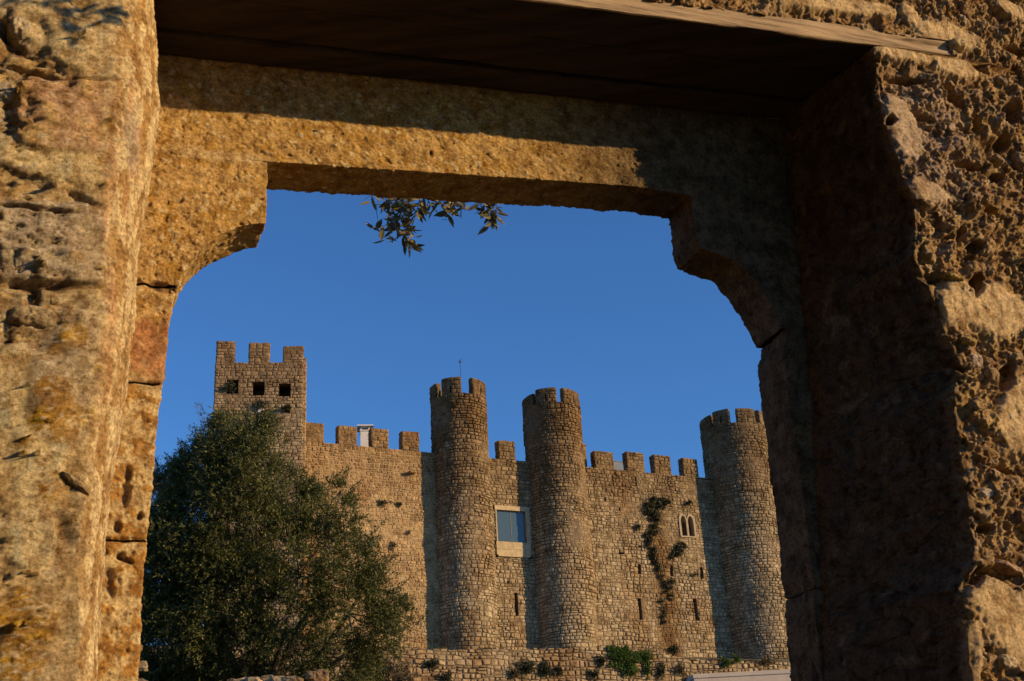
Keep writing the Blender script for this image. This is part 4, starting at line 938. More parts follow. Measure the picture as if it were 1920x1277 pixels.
def look_jamb(P, px, py, part):
    n = len(P); a = fbm(P, 10, 4, off=2.0); b = fbm(P, 34, 4, off=6.0); c = fbm(P, 95, 3, off=8.0); w = fbm(P, 18, 3, off=15)
    d1, d2, idn = worley(P + .006 * np.stack([b, c, a], 1), 52, 7.0); e1, e2, _ = worley(P + .004 * np.stack([c, a, b], 1), 110, 9.0)
    h = a * .007 + b * .0045 + c * .0026 + .003 * (.5 - e1) * sstep(a, -.2, .2)
    pit = sstep(fbm(P + .01 * np.stack([c, b, a], 1), 58, 4, off=63, gain=.65), .30, .42); h -= pit * .0045; h += .0018 * fbm(P, 150, 3, off=17)
    col = mix(np.tile(GOLD, (n, 1)), LICH, sstep(w + .5 * b, -.1, .3) * .75)
    spot = (1 - sstep(d1, .22 + .25 * w, .36 + .25 * w)) * sstep(idn, .35, .5); spot = np.maximum(spot, (1 - sstep(e1, .25, .4)) * sstep(b, -.05, .25) * .8)
    col = mix(col, (.70, .58, .34), spot * .85); h += spot * .001
    col = mix(col, BROWN, pit * .6)
    lower = sstep(py, 560, 720); col = mix(col, mix(np.tile((.66, .52, .27), (n, 1)), (.46, .25, .07), sstep(b + .6 * w + .4 * c, .0, .12)), lower * .85)
    br = ell(px, py, 282, 652, 60, 50, 0, 3, .28, w * 1.1 + b * .6) * (px < 420); col = mix(col, mix(np.tile(BRICK, (n, 1)), PINK, sstep(b, -.1, .3)), br * .82); h = h * (1 - br * .6)
    for (x, y, rx, ry, rot) in ((300, 539, 26, 7, 12), (232, 925, 10, 34, 0), (238, 890, 8, 14, 0), (222, 990, 7, 9, 0), (262, 968, 6, 6, 0), (205, 1095, 12, 20, 0), (225, 1040, 9, 7, 0), (235, 1050, 20, 5, 20)):
        j = ell(px, py, x, y, rx, ry, rot, 1.7, .4, w * 1.6 + b * .7); h -= j * .011; col = mix(col, BROWN, j * .75)
    mo = ell(px, py, 390, 290, 95, 12, 7, 2, .4, w * .6); col = mix(col, MORT, mo * .9); h = h * (1 - mo * .6) + mo * .003
    shade_fade = sstep(px, 900, 1250)[:, None]; shade_col = mix(np.tile((.20, .14, .075), (n, 1)), (.125, .09, .048), sstep(w, -.2, .3))  # shade on the right jamb, corbel and lintel end painted in as darker stone
    col = col * (1 - shade_fade) + shade_col * shade_fade
    return h, col
def look_right(P, px, py, part):
    n = len(P); a = fbm(P, 8, 4, off=12.0); b = fbm(P, 24, 4, off=16.0); c = fbm(P, 70, 3, off=19.0); wob = fbm(P, 13, 3, off=13) * .3
    d1, d2, idn = worley(P + .01 * np.stack([b, a, c], 1), 22, 4.0); e1, e2, _ = worley(P, 60, 14.0); rg = fbm(P, 30, 4, off=33, ridge=True)
    h = a * .019 + b * .011 + c * .005 + .014 * (.5 - d1) * sstep(idn, .2, .6) + .005 * (.45 - e1)
    hole = sstep(fbm(P + .012 * np.stack([c, b, a], 1), 19, 4, off=53) + .25 * c, .32, .44); h -= hole * .014; h += .006 * rg + .006 * fbm(P, 120, 3, off=61)
    hole2 = sstep(fbm(P, 52, 3, off=57), .18, .34); h -= hole2 * .005
    g1, g2, gid = worley(P + .014 * np.stack([b, c, a], 1), 15, 24.0); k1, k2, kid = worley(P + .008 * np.stack([c, b, a], 1), 34, 27.0)
    h += (gid - .5) * .024 * sstep(g2 - g1, .0, .10) + (kid - .5) * .011 * sstep(k2 - k1, 0, .12) - .006 * (1 - sstep(k2 - k1, 0, .1))
    col = mix(np.tile((.44, .28, .105), (n, 1)), (.29, .17, .065), sstep(b + .5 * c, -.1, .2)); col = mix(col, (.46, .34, .19), (1 - sstep(d1, .3, .5)) * sstep(idn, .45, .6)); col = mix(col, (.26, .16, .08), hole * .6)
    col = mix(col, (.48, .34, .10), sstep(fbm(P, 12, 3, off=71), .15, .35) * .6); col = mix(col, mix(np.tile((.30, .18, .09), (n, 1)), (.58, .46, .30), kid), .35 + 0 * a); col = col * (1 + .25 * fbm(P, 150, 3, off=191))[:, None]
    # trowelled mortar fields
    pl = np.zeros(n)
    for q in ((1700, 103, 70, 17, 10), (1860, 585, 75, 48, 12), (1790, 570, 30, 45, 0), (1905, 790, 45, 70, 0), (1880, 1170, 42, 80, -20), (1850, 1120, 36, 36, 30), (1570, 12, 120, 16, 6), (1770, 70, 60, 22, 20), (1700, 30, 24, 12, 50), (1890, 20, 30, 12, 30), (1690, 240, 30, 60, -20), (1730, 360, 40, 18, 20), (1790, 130, 50, 18, 12), (1820, 1230, 20, 60, 0)): pl = np.maximum(pl, ell(px, py, *q, soft=.28, wob=wob))
    st = fbm(P * np.array([1, 1, .5]), 45, 3, off=35)
    h = h * (1 - pl * .86) + pl * (.012 + .003 * st); col = mix(col, mix(np.tile((.68, .50, .26), (n, 1)), (.58, .44, .25), sstep(st, -.1, .4)), pl * .92)
    pk = ell(px, py, 1730, 260, 80, 120, -20, 2, .5, wob); col = mix(col, (.46, .36, .28), pk * .55 * (1 - hole))
    # deep cavities and open joints
    for (x, y, rx, ry, rot) in ((1893, 213, 20, 26, 0), (1880, 268, 14, 12, 0), (1832, 240, 8, 26, -20), (1815, 312, 26, 10, 10), (1867, 330, 16, 9, 0), (1782, 178, 8, 38, -38), (1700, 150, 36, 6, 12), (1728, 218, 28, 6, 20),
                              (1822, 468, 12, 12, 0), (1740, 520, 22, 9, 10), (1830, 535, 10, 22, 10), (1887, 702, 13, 34, 20), (1795, 690, 20, 5, 10), (1668, 228, 9, 8, 0), (1830, 1080, 10, 20, 10), (1855, 1075, 20, 8, 20), (1880, 1050, 22, 7, 20), (1905, 95, 24, 9, 20), (1830, 130, 18, 5, 30), (1850, 400, 20, 6, 30), (1800, 440, 8, 16, 20), (1880, 880, 24, 7, 15), (1850, 990, 14, 8, 0)):
        j = ell(px, py, x, y, rx, ry, rot, 1.5, .28, wob * 1.9 + .35 * b); h -= j * .040; col = mix(col, BROWN, j * .6)
    rv = np.clip(part, 0, 1)            # reveal: smoother old render, flaking, its shade put into the darker colour
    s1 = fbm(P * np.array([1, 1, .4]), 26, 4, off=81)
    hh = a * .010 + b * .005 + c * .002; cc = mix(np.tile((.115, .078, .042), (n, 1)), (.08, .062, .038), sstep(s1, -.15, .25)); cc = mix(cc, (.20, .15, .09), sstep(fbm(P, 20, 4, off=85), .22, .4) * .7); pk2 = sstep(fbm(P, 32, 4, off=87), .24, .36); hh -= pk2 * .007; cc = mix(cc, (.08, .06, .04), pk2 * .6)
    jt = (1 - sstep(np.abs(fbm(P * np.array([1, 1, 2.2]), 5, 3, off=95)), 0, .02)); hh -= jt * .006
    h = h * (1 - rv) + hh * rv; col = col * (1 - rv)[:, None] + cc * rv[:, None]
    return h, col

def grid_mesh(P, Nn, look, part, name, mat, label=None, keep=None, extra=None, parent=None):
    nr, nc = P.shape[:2]; Pf = P.reshape(-1, 3); Nf = Nn.reshape(-1, 3); Nf = Nf / (np.linalg.norm(Nf, axis=1)[:, None] + 1e-9)
    px, py = proj(np.where((Pf @ FWD)[:, None] > .2, Pf, FWD * 3))
    h, col = look(Pf, px, py, part.reshape(-1))
    if extra is not None: h = h + extra.reshape(-1)
    V = Pf + Nf * h[:, None]
    idx = np.arange(nr * nc).reshape(nr, nc); q = np.stack([idx[:-1, :-1], idx[:-1, 1:], idx[1:, 1:], idx[1:, :-1]], -1)
    q = q.reshape(-1, 4)
    if keep is not None: q = q[keep.reshape(-1)]
    me = mesh_np(V, q, np.clip(col, .01, .8)); me.shade_smooth()
    return link(name, me, mat, parent or gate, label=label)
def seg(*a):
    out = []
    for s, e, d in a: n = max(2, int(abs(e - s) / d)); out.append(np.linspace(s, e, n, endpoint=False))
    return np.concatenate(out + [[a[-1][1]]])
DV = .0026
# left pier
e1 = pu([(232, -40), (228, 0), (216, 90), (215, 150), (207, 300), (196, 400), (190, 500), (196, 600), (188, 700), (160, 850), (150, 1000), (140, 1277), (135, 1400)], V0)
e2 = pu([(286, -40), (288, 0), (294, 80), (298, 200), (288, 290), (272, 400), (260, 480), (248, 650), (238, 740), (215, 880), (197, 1000), (180, 1277), (172, 1400)], V0 + .10)
zr = seg((-1.6, .12, .05), (.12, 1.86, DV), (1.86, 3.3, .05))
u1 = np.interp(zr, e1[:, 1], e1[:, 0]); u2 = np.interp(zr, e2[:, 1], e2[:, 0])
uvis = -1.08
cols = []; PP = []; NN = []; PT = []
far = seg((-4.5, -1.8, .06), (-1.8, uvis, .010)); nf = 170; ncf = 42; nb = 14
Wv, Nv = GATE.W, GATE.N
for t in far: PP.append(GATE.P(np.full(len(zr), t), V0, zr)); NN.append(np.tile(-Nv, (len(zr), 1))); PT.append(np.zeros(len(zr)))
for k in range(1, nf + 1):
    t = k / nf; PP.append(GATE.P(uvis + (u1 - uvis) * t, V0, zr)); w = sstep(np.array([t]), .88, 1.0)[0] * .45
    NN.append(np.tile(-Nv * (1 - w) + Wv * w, (len(zr), 1))); PT.append(np.full(len(zr), max(0, (t - .93) / .07) * .5))
for k in range(1, ncf + 1):
    t = k / ncf; bl = math.sin(t * math.pi) * .012
    PP.append(GATE.P(u1 + (u2 - u1) * t, V0 + .10 * t ** 1.15, zr) + (Wv - Nv) * bl * .7); w = .45 + .55 * t; NN.append(np.tile(-Nv * (1 - w) + Wv * w, (len(zr), 1))); PT.append(np.full(len(zr), min(1, .5 + t * 2)))
for k in range(1, nb + 1):
    t = k / nb; PP.append(GATE.P(u2 - .03 * t, V0 + .10 + (V1 + .03 - V0 - .10) * t, zr)); NN.append(np.tile(Wv, (len(zr), 1))); PT.append(np.ones(len(zr)))
grid_mesh(np.stack(PP, 1), np.stack(NN, 1), look_left, np.stack(PT, 1), 'pier', M['near'], 'sunlit left pier of patched plaster and stone with orange lichen')
uL = float(np.interp(1.75, e2[:, 1], e2[:, 0]))

# right pier with its dark reveal
e3 = pu([(1612, -60), (1640, 85), (1650, 200), (1668, 260), (1690, 320), (1715, 380), (1716, 480), (1742, 540), (1768, 610), (1800, 680), (1788, 740), (1800, 850), (1815, 950), (1828, 1050), (1800, 1100), (1815, 1200), (1822, 1277), (1830, 1400)], V0)
e4 = pu([(1440, 120), (1462, 240), (1482, 400), (1497, 560), (1508, 700), (1515, 840), (1528, 1000), (1535, 1277), (1540, 1400)], V1)
uE = GATE.at(1778, 100, V0)[0]; ZT = ZB + .052
zr = seg((-1.6, .12, .05), (.12, ZB, DV), (ZB, ZB + .0523, DV), (ZT + .0003, 2.25, DV), (2.25, 3.3, .05))
ur = np.interp(zr, e3[:, 1], e3[:, 0]); ub = np.interp(zr, e4[:, 1], e4[:, 0])
rag = fbm(np.stack([zr * 0, zr * 0, zr], 1), 14, 4, off=91) * .012; ur = ur + rag * (zr < ZB)
up = sstep(zr, ZB - .004, ZB + .004); ur = ur * (1 - up) + uE * up
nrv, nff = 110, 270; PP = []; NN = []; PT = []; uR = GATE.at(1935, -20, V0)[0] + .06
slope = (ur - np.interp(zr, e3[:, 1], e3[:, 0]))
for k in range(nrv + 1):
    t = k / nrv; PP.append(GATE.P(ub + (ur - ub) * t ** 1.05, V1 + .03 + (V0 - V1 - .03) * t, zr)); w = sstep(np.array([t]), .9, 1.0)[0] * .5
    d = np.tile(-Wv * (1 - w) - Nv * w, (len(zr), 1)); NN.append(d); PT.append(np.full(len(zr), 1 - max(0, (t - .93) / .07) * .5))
for k in range(1, nff + 1):
    t = k / nff; PP.append(GATE.P(ur + (uR - ur) * t, V0, zr)); w = .5 + .5 * min(1, t / .05)
    NN.append(np.tile(-Wv * (1 - w) - Nv * w, (len(zr), 1)) * 1.0); PT.append(np.full(len(zr), max(0, .5 - t * 18)))
for t in seg((uR + .008, uR + .7, .008), (uR + .7, 6.0, .07)): PP.append(GATE.P(np.full(len(zr), t), V0, zr)); NN.append(np.tile(-Nv, (len(zr), 1))); PT.append(np.zeros(len(zr)))
PPa = np.stack(PP, 1); NNa = np.stack(NN, 1); PTa = np.stack(PT, 1)
hi = zr > ZB + .004
NNa[hi] = -Nv; PTa[hi, :] = 0
# above the boards the pier carries on flush; keep only its front there
kp = np.ones((len(zr) - 1, PPa.shape[1] - 1), bool); kp[(zr[:-1] > ZB - .002), :nrv] = False
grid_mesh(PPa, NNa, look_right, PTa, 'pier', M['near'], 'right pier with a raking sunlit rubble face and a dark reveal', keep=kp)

# wall over the boards
us = seg((uL - .3, 0.0, .05), (0.0, uE, DV)); zz = zr[zr >= ZT - 1e-4]
_b0, _b1 = GATE.at(1000, -3, V0), GATE.at(1640, 88, V0); BSL = (_b1[1] - _b0[1]) / (_b1[0] - _b0[0]) + .012
P = GATE.P(us[None, :], V0, zz[:, None] + np.minimum(0, BSL * (us[None, :] - uE)) * (zz[:, None] < 2.3)); grid_mesh(P, np.broadcast_to(-Nv, P.shape), look_right, np.zeros(P.shape[:2]), 'wall_above', M['near'])
# backs and top: a plain mass behind the modelled faces
mb = MB(); mb.box(GATE, -4.5, uL - .02, V0 + .1, V2 + .02, 1.78, 3.28); mb.box(GATE, 1.82, 6, V0 + .12, V2 + .02, -1.6, 3.28); mb.box(GATE, -4.5, uL - .35, V0 + .1, V2 + .02, -1.6, 1.777); mb.box(GATE, uL - .018, 1.817, V0 + .1, V2 + .02, ZT + .01, 3.28)
mb.build('wall_core', M['mortar_a'], gate)

# jamb stones and corbels
def block(A, Bk, look, name, label=None, sgn=1, down=False, dens=DV, v1=V1, v2=V2, ends=(True, True), up_n=None):
    """A: arris (u, z) going down or along, Bk: the hidden back edge; front face, soffit and rear face"""
    A = np.array(A, float); Bk = np.array(Bk, float)
    L = np.concatenate([[0], np.cumsum(np.hypot(*np.diff(A, axis=0).T))]); n = max(4, int(L[-1] / dens)); t = np.linspace(0, L[-1], n)
    a = np.stack([np.interp(t, L, A[:, 0]), np.interp(t, L, A[:, 1])], 1); b = np.stack([np.interp(t / L[-1], np.linspace(0, 1, len(Bk)), Bk[:, 0]), np.interp(t / L[-1], np.linspace(0, 1, len(Bk)), Bk[:, 1])], 1)
    if not down: b[:, 1] = a[:, 1]
    tg = np.gradient(a, axis=0); k = 9; ker = np.ones(k) / k
    tg = np.stack([np.convolve(np.pad(tg[:, i], k // 2, mode='edge'), ker, 'valid') for i in (0, 1)], 1)
    tg /= np.linalg.norm(tg, axis=1)[:, None]
    nn = np.stack([-tg[:, 1], tg[:, 0]], 1) * sgn
    N2 = nn[:, :1] * Wv + nn[:, 1:] * Z1
    wd = np.hypot(*(a - b).T).max(); nfc = max(6, int(wd / dens)); nin = int((v2 - v1) / dens)
    PP = []; NN = []
    for i in range(nfc + 1):
        s = i / nfc; q = b + (a - b) * s; dist = (1 - s) * wd; w = .5 * max(0, 1 - dist / .012)
        PP.append(GATE.P(q[:, 0], v1, q[:, 1])); NN.append(-Nv * (1 - w) + N2 * w)
    for i in range(1, nin + 1):
        s = i / nin; w = .5 * max(0, 1 - s * (v2 - v1) / .012); w2 = .5 * max(0, 1 - (1 - s) * (v2 - v1) / .012)
        PP.append(GATE.P(a[:, 0], v1 + (v2 - v1) * s, a[:, 1])); NN.append(N2 * (1 - w - w2) - Nv * w + Nv * w2)
    for i in range(1, 9):
        s = i / 8; q = a + (b - a) * s; PP.append(GATE.P(q[:, 0], v2, q[:, 1])); NN.append(np.tile(Nv, (n, 1)))
    PP = np.stack(PP, 1); NN = np.stack(NN, 1)
    ex = np.zeros(PP.shape[:2]); jn = fbm(PP.reshape(-1, 3), 30, 4, off=201).reshape(PP.shape[:2]); jm = fbm(PP.reshape(-1, 3), 12, 3, off=211).reshape(PP.shape[:2]); ed = np.full(PP.shape[:2], 1.0); tt = t[:, None]
    if ends[0]: ed = np.minimum(ed, (tt + .002 + .007 * jn) / .007)
    if ends[1]: ed = np.minimum(ed, (L[-1] - tt + .002 + .007 * jn) / .007)
    ex -= (1 - np.clip(ed, 0, 1)) ** 2 * .013 * sstep(jm, -.35, .15)
    return grid_mesh(PP, NN, look, np.zeros(PP.shape[:2]), name, M['near'], label, extra=ex)
F1 = lambda pts: [GATE.at(x, y, V1) for x, y in pts]
F2 = lambda pts: [GATE.at(x, y, V2) for x, y in pts]
zlb = GATE.at(500, 303, V1)[1]
cor = F1([(500, 303), (502, 340), (501, 380), (499, 417), (470, 421), (444, 427), (413, 440), (385, 458), (362, 480), (345, 504), (333, 535)])
ubk = GATE.at(150, 500, V1)[0]
def bk(A): return [(ubk, A[0][1]), (ubk, A[-1][1])]
block(cor, bk(cor), look_jamb, 'corbel', 'sunlit left corbel with a concave underside')
for pts, lab in (([(330, 539), (323, 566), (318, 596), (314, 640), (308, 690), (304, 718)], 'brick red jamb stone under the left corbel'), ([(303, 722), (298, 770), (291, 830), (284, 900), (280, 960), (274, 1012)], None), ([(274, 1016), (268, 1080), (264, 1150), (260, 1230), (257, 1290), (255, 1360)], None)):
    q = F1(pts); block(q, bk(q), look_jamb, 'jamb_stone', lab)
q = F1([(255, 1364), (250, 1600)]); q = [q[0], (q[0][0] - .02, -1.6)]; block(q, bk(q), look_jamb, 'jamb_stone', None, dens=.02)
# right, traced on its far arris
ubr = GATE.at(1600, 500, V1)[0] + .25
def bkr(A): return [(ubr, A[0][1]), (ubr, A[-1][1])]
cr = F2([(1254, 403), (1256, 440), (1262, 488), (1272, 507), (1300, 516), (1335, 530), (1362, 555), (1386, 588), (1404, 622), (1417, 654)])
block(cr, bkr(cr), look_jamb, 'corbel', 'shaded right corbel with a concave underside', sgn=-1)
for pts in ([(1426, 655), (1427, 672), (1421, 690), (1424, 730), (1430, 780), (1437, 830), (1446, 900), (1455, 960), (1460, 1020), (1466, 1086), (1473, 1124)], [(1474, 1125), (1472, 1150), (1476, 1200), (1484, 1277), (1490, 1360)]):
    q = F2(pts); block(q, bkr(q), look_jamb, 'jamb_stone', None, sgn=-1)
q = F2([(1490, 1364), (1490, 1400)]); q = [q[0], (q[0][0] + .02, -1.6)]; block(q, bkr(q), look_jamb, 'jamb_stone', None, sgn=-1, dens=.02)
# the stone lintel
la = F1([(230, 284), (330, 290), (500, 302), (700, 316), (940, 331), (1195, 350), (1265, 362), (1465, 385), (1600, 400)])
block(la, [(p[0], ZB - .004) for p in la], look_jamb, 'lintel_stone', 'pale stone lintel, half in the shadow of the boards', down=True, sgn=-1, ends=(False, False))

# wooden boards overhead
_b0, _b1 = GATE.at(1000, -3, V0), GATE.at(1640, 88, V0); BSL = (_b1[1] - _b0[1]) / (_b1[0] - _b0[0]) + .012
def board(v0, v1, z0, th, mat, label=None, seed=0, u0=None, u1=None):
    ua = seg((u0 if u0 is not None else uL - .25, u1 if u1 is not None else uE + .035, .006)); n = len(ua)
    prof = []  # around the section, starting at the top front
    k = max(3, int((v1 - v0) / .006)); m = max(3, int(th / .006))
    prof += [(v0, z0 + th - th * i / m, (-1, 0)) for i in range(m)]; prof += [(v0 + (v1 - v0) * i / k, z0, (0, -1)) for i in range(k)]
    prof += [(v1, z0 + th * i / m, (1, 0)) for i in range(m)]; prof += [(v1 - (v1 - v0) * i / 6, z0 + th, (0, 1)) for i in range(7)]
    P = np.stack([GATE.P(ua, v, z + BSL * (ua - _b1[0])) for v, z, _ in prof], 0); Nn = np.stack([np.tile(Nv * a + Z1 * b, (n, 1)) for _, _, (a, b) in prof], 0)
    U = (P @ Wv); Q = np.stack([U * .12, P @ Nv, P[..., 2]], -1).reshape(-1, 3)
    h = (fbm(Q, 90, 4, off=seed) * .0022 + fbm(Q, 14, 3, off=seed + 5) * .007 + fbm(np.stack([U, U * 0, U * 0], -1).reshape(-1, 3), 5, 3, off=seed) * .004).reshape(P.shape[:2])
    crack = sstep(fbm(Q, np.array([14, 60, 60]), 3, off=seed + 50), .3, .42).reshape(P.shape[:2]); h = h - crack * .006
    V = (P + Nn * h[..., None]).reshape(-1, 3); r_, c_ = P.shape[:2]; idx = np.arange(r_ * c_).reshape(r_, c_)
    q = np.stack([idx[:-1, :-1], idx[:-1, 1:], idx[1:, 1:], idx[1:, :-1]], -1).reshape(-1, 4)
    me = mesh_np(V, q); me.shade_smooth(); 
    if mat is M['wood']:      # outer edge weathered; the underside's shade is put into a darker wood
        me.materials.append(mat); me.materials.append(M['wood_shade']); nf = (r_ - 1) * (c_ - 1)
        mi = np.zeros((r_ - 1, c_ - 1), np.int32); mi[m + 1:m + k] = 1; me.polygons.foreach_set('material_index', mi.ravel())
    return link('lintel_board', me, mat, gate, label=label)
board(V0 - .006, V0 + .115, ZB, .046, M['wood'], 'weathered front board, sunlit on its edge', 1)
board(V0 + .122, V0 + .245, ZB + .006, .05, M['wood_shade'], None, 2, u1=1.74)
board(V0 + .25, V0 + .325, ZB - .004, .05, M['wood_shade'], None, 3, u1=1.74)

# loose stones set in the two piers
def pier_stone(x, y, rx, ry, rot, prot, tone, seed, V=V0, jag=.18, e=2.6, label=None):
    """a stone bedded in the mortar: domed, broken outline, its rim sunk below the surface"""
    cu, cz = GATE.at(x, y, V); s = V / (F_PX * .93); nr, na = 14, 56
    rho = np.linspace(0, 1, nr)[:, None]; th = np.linspace(0, 2 * math.pi, na, endpoint=False)[None, :]
    cth, sth = np.cos(th), np.sin(th); sup = 1 / (np.abs(cth) ** e + np.abs(sth) ** e) ** (1 / e)
    jg = 1 + jag * fbm(np.stack([cth * 1.3 + seed, sth * 1.3, cth * 0], -1).reshape(-1, 3), 1.6, 3).reshape(1, -1)
    a = rho * sup * jg * cth * rx * s; b = rho * sup * jg * sth * ry * s; c_, s_ = math.cos(R(-rot)), math.sin(R(-rot))
    u = cu + a * c_ - b * s_; z = cz + a * s_ + b * c_
    P = GATE.P(u, V, z); Pf = P.reshape(-1, 3)
    n1 = fbm(Pf, 22, 4, off=seed); n2 = fbm(Pf, 90, 3, off=seed + 3); pl = fbm(Pf, 9, 1, off=seed + 9)
    hh = (prot * (1 - rho ** 5) - .03 * rho ** 6 + 0 * th).reshape(-1) + n1 * .010 + n2 * .004 + pl * .006 + .002 * fbm(Pf, 160, 2, off=seed)
    Vv = Pf - Nv * hh[:, None]; idx = np.arange(nr * na).reshape(nr, na); q = np.stack([idx[:-1], np.roll(idx[:-1], -1, 1), np.roll(idx[1:], -1, 1), idx[1:]], -1).reshape(-1, 4)
    col = mix(np.tile(tone, (len(Pf), 1)), tuple(t * .72 for t in tone), sstep(n1, -.1, .4)); col = mix(col, tuple(min(.7, t * 1.25) for t in tone), sstep(n2, .1, .5) * .6)
    me = mesh_np(Vv, q, col); me.shade_smooth(); return link('stone', me, M['near'], gate, label=label)
for i, q in enumerate(((38, 54, 27, 28, 0, .016, (.54, .44, .28)), (12, 168, 24, 24, 0, .006, (.54, .46, .33)), 
                       (62, 592, 50, 26, 4, .007, (.48, .37, .21)), (140, 905, 36, 8, 35, .012, (.44, .33, .19)))):
    pier_stone(*q, seed=i * 2.1 + 3)
for i, q in enumerate(((1790, 90, 30, 20, 10, .024, (.66, .50, .27)), (1700, 190, 26, 12, 14, .012, (.44, .34, .24)), (1805, 38, 28, 13, 40, .010, (.54, .44, .30)), (1784, 103, 12, 12, 0, .010, (.54, .43, .28)),
                       (1712, 285, 32, 36, 25, .010, (.50, .42, .33)), (1750, 320, 24, 18, 30, .012, (.47, .38, .28)), (1778, 374, 46, 13, 14, .014, (.58, .46, .30)), (1915, 300, 22, 30, 0, .012, (.42, .30, .18)), (1870, 300, 20, 14, 40, .014, (.44, .33, .18)),
                       (1785, 524, 34, 10, 14, .020, (.58, .42, .14)), (1812, 642, 26, 13, 14, .016, (.60, .44, .16)), (1830, 676, 24, 24, 0, .008, (.50, .41, .31)), (1860, 705, 20, 26, 0, .012, (.46, .33, .17)), (1895, 785, 20, 22, 0, .014, (.60, .50, .36)),
                       (1848, 925, 28, 16, 0, .012, (.54, .46, .36)), (1885, 1064, 44, 12, 24, .016, (.52, .36, .23)), (1892, 1120, 30, 16, 20, .010, (.44, .38, .30)), (1890, 1240, 30, 20, 0, .009, (.54, .43, .28)), (1868, 425, 20, 13, 0, .012, (.50, .39, .23)), (1875, 155, 26, 12, 20, .012, (.44, .35, .24)))):
    pier_stone(*q, seed=i * 1.7 + 41)

# ------------------------------------------------------------------ olive sprays
def spray(name, label, tips, stem_from, D, leaf_n, L=.078, W=.021, mat='leaf_near', group=None):
    """a hanging olive branch: stem, twigs, every leaf its own object"""
    o0 = at_d(*stem_from, D); root = empty(name, o0, label=label, cat='branch', group=group)
    st = MB(); rr = random.Random(len(tips) * 7 + int(D * 10)); V, Fc = leaf_geo(L, W); me0 = mesh(V, Fc); me0.materials.append(M[mat]); lv = 0
    first = True
    for (x0, y0, x1, y1, nl) in tips:
        a = at_d(x0, y0, D + rr.uniform(-.12, .12)); b = at_d(x1, y1, D + rr.uniform(-.12, .12)); md = (a + b) / 2 + np.array([rr.uniform(-.01, .01), 0, .01])
        st.tube([a, md, b], [.0032, .0024, .0012], 5)
        for k in range(nl):
            t = (k + 1) / nl; p = a + (md - a) * 2 * t if t < .5 else md + (b - md) * (2 * t - 1)
            ax = (b - a) / np.linalg.norm(b - a); sd = np.cross(ax, rng.normal(size=3)); sd /= np.linalg.norm(sd)
            d = ax * rr.uniform(.25, .8) + sd * rr.uniform(.6, 1.0); d /= np.linalg.norm(d)
            up = np.cross(d, rng.normal(size=3)); up /= np.linalg.norm(up); y_ = np.cross(up, d)
            s = rr.uniform(.8, 1.35)
            o = bpy.data.objects.new('leaf', me0); COL.objects.link(o); o.parent = root
            q = Matrix(((d[0], y_[0], up[0]), (d[1], y_[1], up[1]), (d[2], y_[2], up[2])))
            o.rotation_euler = q.to_euler(); o.location = Vector(p - o0); o.scale = (s, s * rr.uniform(.8, 1.2), s); lv += 1
    # the bough they hang from, out of sight above the lintel
    b0 = o0 + np.array([0, 0, .05]); st.tube([b0 + np.array([.1, 0, 0]), b0 + np.array([.5, .1, .35]), b0 + np.array([1.6, .3, .8])], [.008, .014, .03], 6)
    for (x0, y0, x1, y1, nl) in tips:
        if y0 < 372: a = at_d(x0, y0, D); st.tube([a, a * .5 + b0 * .5 + np.array([.05, 0, .03]), b0 + np.array([.12, 0, .02])], [.003, .004, .006], 4)
    return st.build('stem', M['twig'], root)
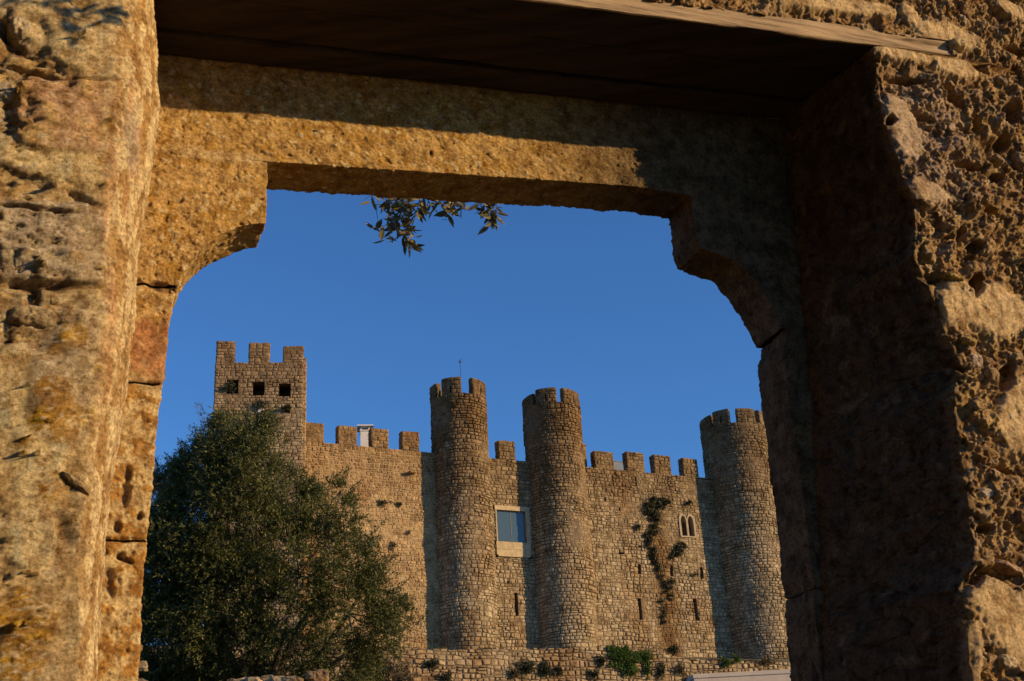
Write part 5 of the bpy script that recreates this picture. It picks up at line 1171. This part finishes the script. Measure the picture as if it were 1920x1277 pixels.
TW = [(735, 362, 772, 466, 26), (730, 366, 752, 440, 22), (765, 372, 742, 425, 20), (752, 372, 786, 400, 18), (788, 368, 776, 415, 16), (715, 362, 735, 395, 12), (700, 358, 696, 378, 7), (745, 400, 712, 436, 12), (750, 420, 722, 450, 9), (712, 435, 700, 428, 6), (755, 440, 770, 462, 10),
      (800, 370, 812, 392, 12), (790, 368, 845, 382, 14), (822, 374, 842, 412, 13), (850, 372, 840, 400, 9), (845, 374, 872, 395, 8), (842, 384, 882, 396, 8), (695, 358, 725, 372, 8), (765, 366, 745, 378, 12), (775, 395, 745, 412, 14), (762, 420, 778, 445, 12), (695, 360, 709, 415, 2)]
spray('olive_branch', 'larger leafy olive spray hanging below the stone lintel', TW, (780, 320), 7.6, 0)
spray('olive_branch', 'short olive spray just right of the larger one, under the lintel', [(912, 372, 922, 418, 20), (908, 374, 905, 398, 10), (928, 374, 930, 410, 18), (920, 390, 918, 424, 12), (905, 370, 900, 384, 6)], (925, 325), 7.6, 0)

wl = at_d(90, 25, 1.0); wp = GATE.at(95, 22, V0); wpt = GATE.P(wp[0], V0, wp[1]); cen = wpt + SUN * .95
def shadow_spray():
    root = empty('olive_branch', cen, label='olive branch above the view whose leafy shadow falls on the top left of the pier', cat='branch')
    st = MB(); V, Fc = leaf_geo(.060, .013); me0 = mesh(V, Fc); me0.materials.append(M['leaf_near']); rr = random.Random(3)
    side_v = Wv; segs = [((-.075, .012), (.07, -.004)), ((-.02, .005), (.03, .035)), ((.0, 0), (.045, -.035)), ((-.06, .01), (-.075, .045)), ((.05, 0), (.10, .02))]
    for (a0, b0), (a1, b1) in segs:
        p0_ = cen + side_v * a0 + Z1 * b0; p1_ = cen + side_v * a1 + Z1 * b1; st.tube([p0_, p1_], [.0028, .0012], 5)
        for k in range(6):
            p = p0_ + (p1_ - p0_) * (k + 1) / 6; ax = (p1_ - p0_) / np.linalg.norm(p1_ - p0_); d = ax * rr.uniform(.3, .8) + rng.normal(size=3) * .5; d /= np.linalg.norm(d)
            up = np.cross(d, rng.normal(size=3)); up /= np.linalg.norm(up); y_ = np.cross(up, d)
            o = bpy.data.objects.new('leaf', me0); COL.objects.link(o); o.parent = root
            o.rotation_euler = Matrix(((d[0], y_[0], up[0]), (d[1], y_[1], up[1]), (d[2], y_[2], up[2]))).to_euler(); o.location = Vector(p - cen); sc_ = rr.uniform(.6, 1.0); o.scale = (sc_, sc_, sc_)
    st.tube([cen + side_v * -.02, cen + np.array([.05, .0, .18]), cen + np.array([.2, .1, .7])], [.003, .005, .012], 6)
    st.build('stem', M['twig'], root)
shadow_spray()
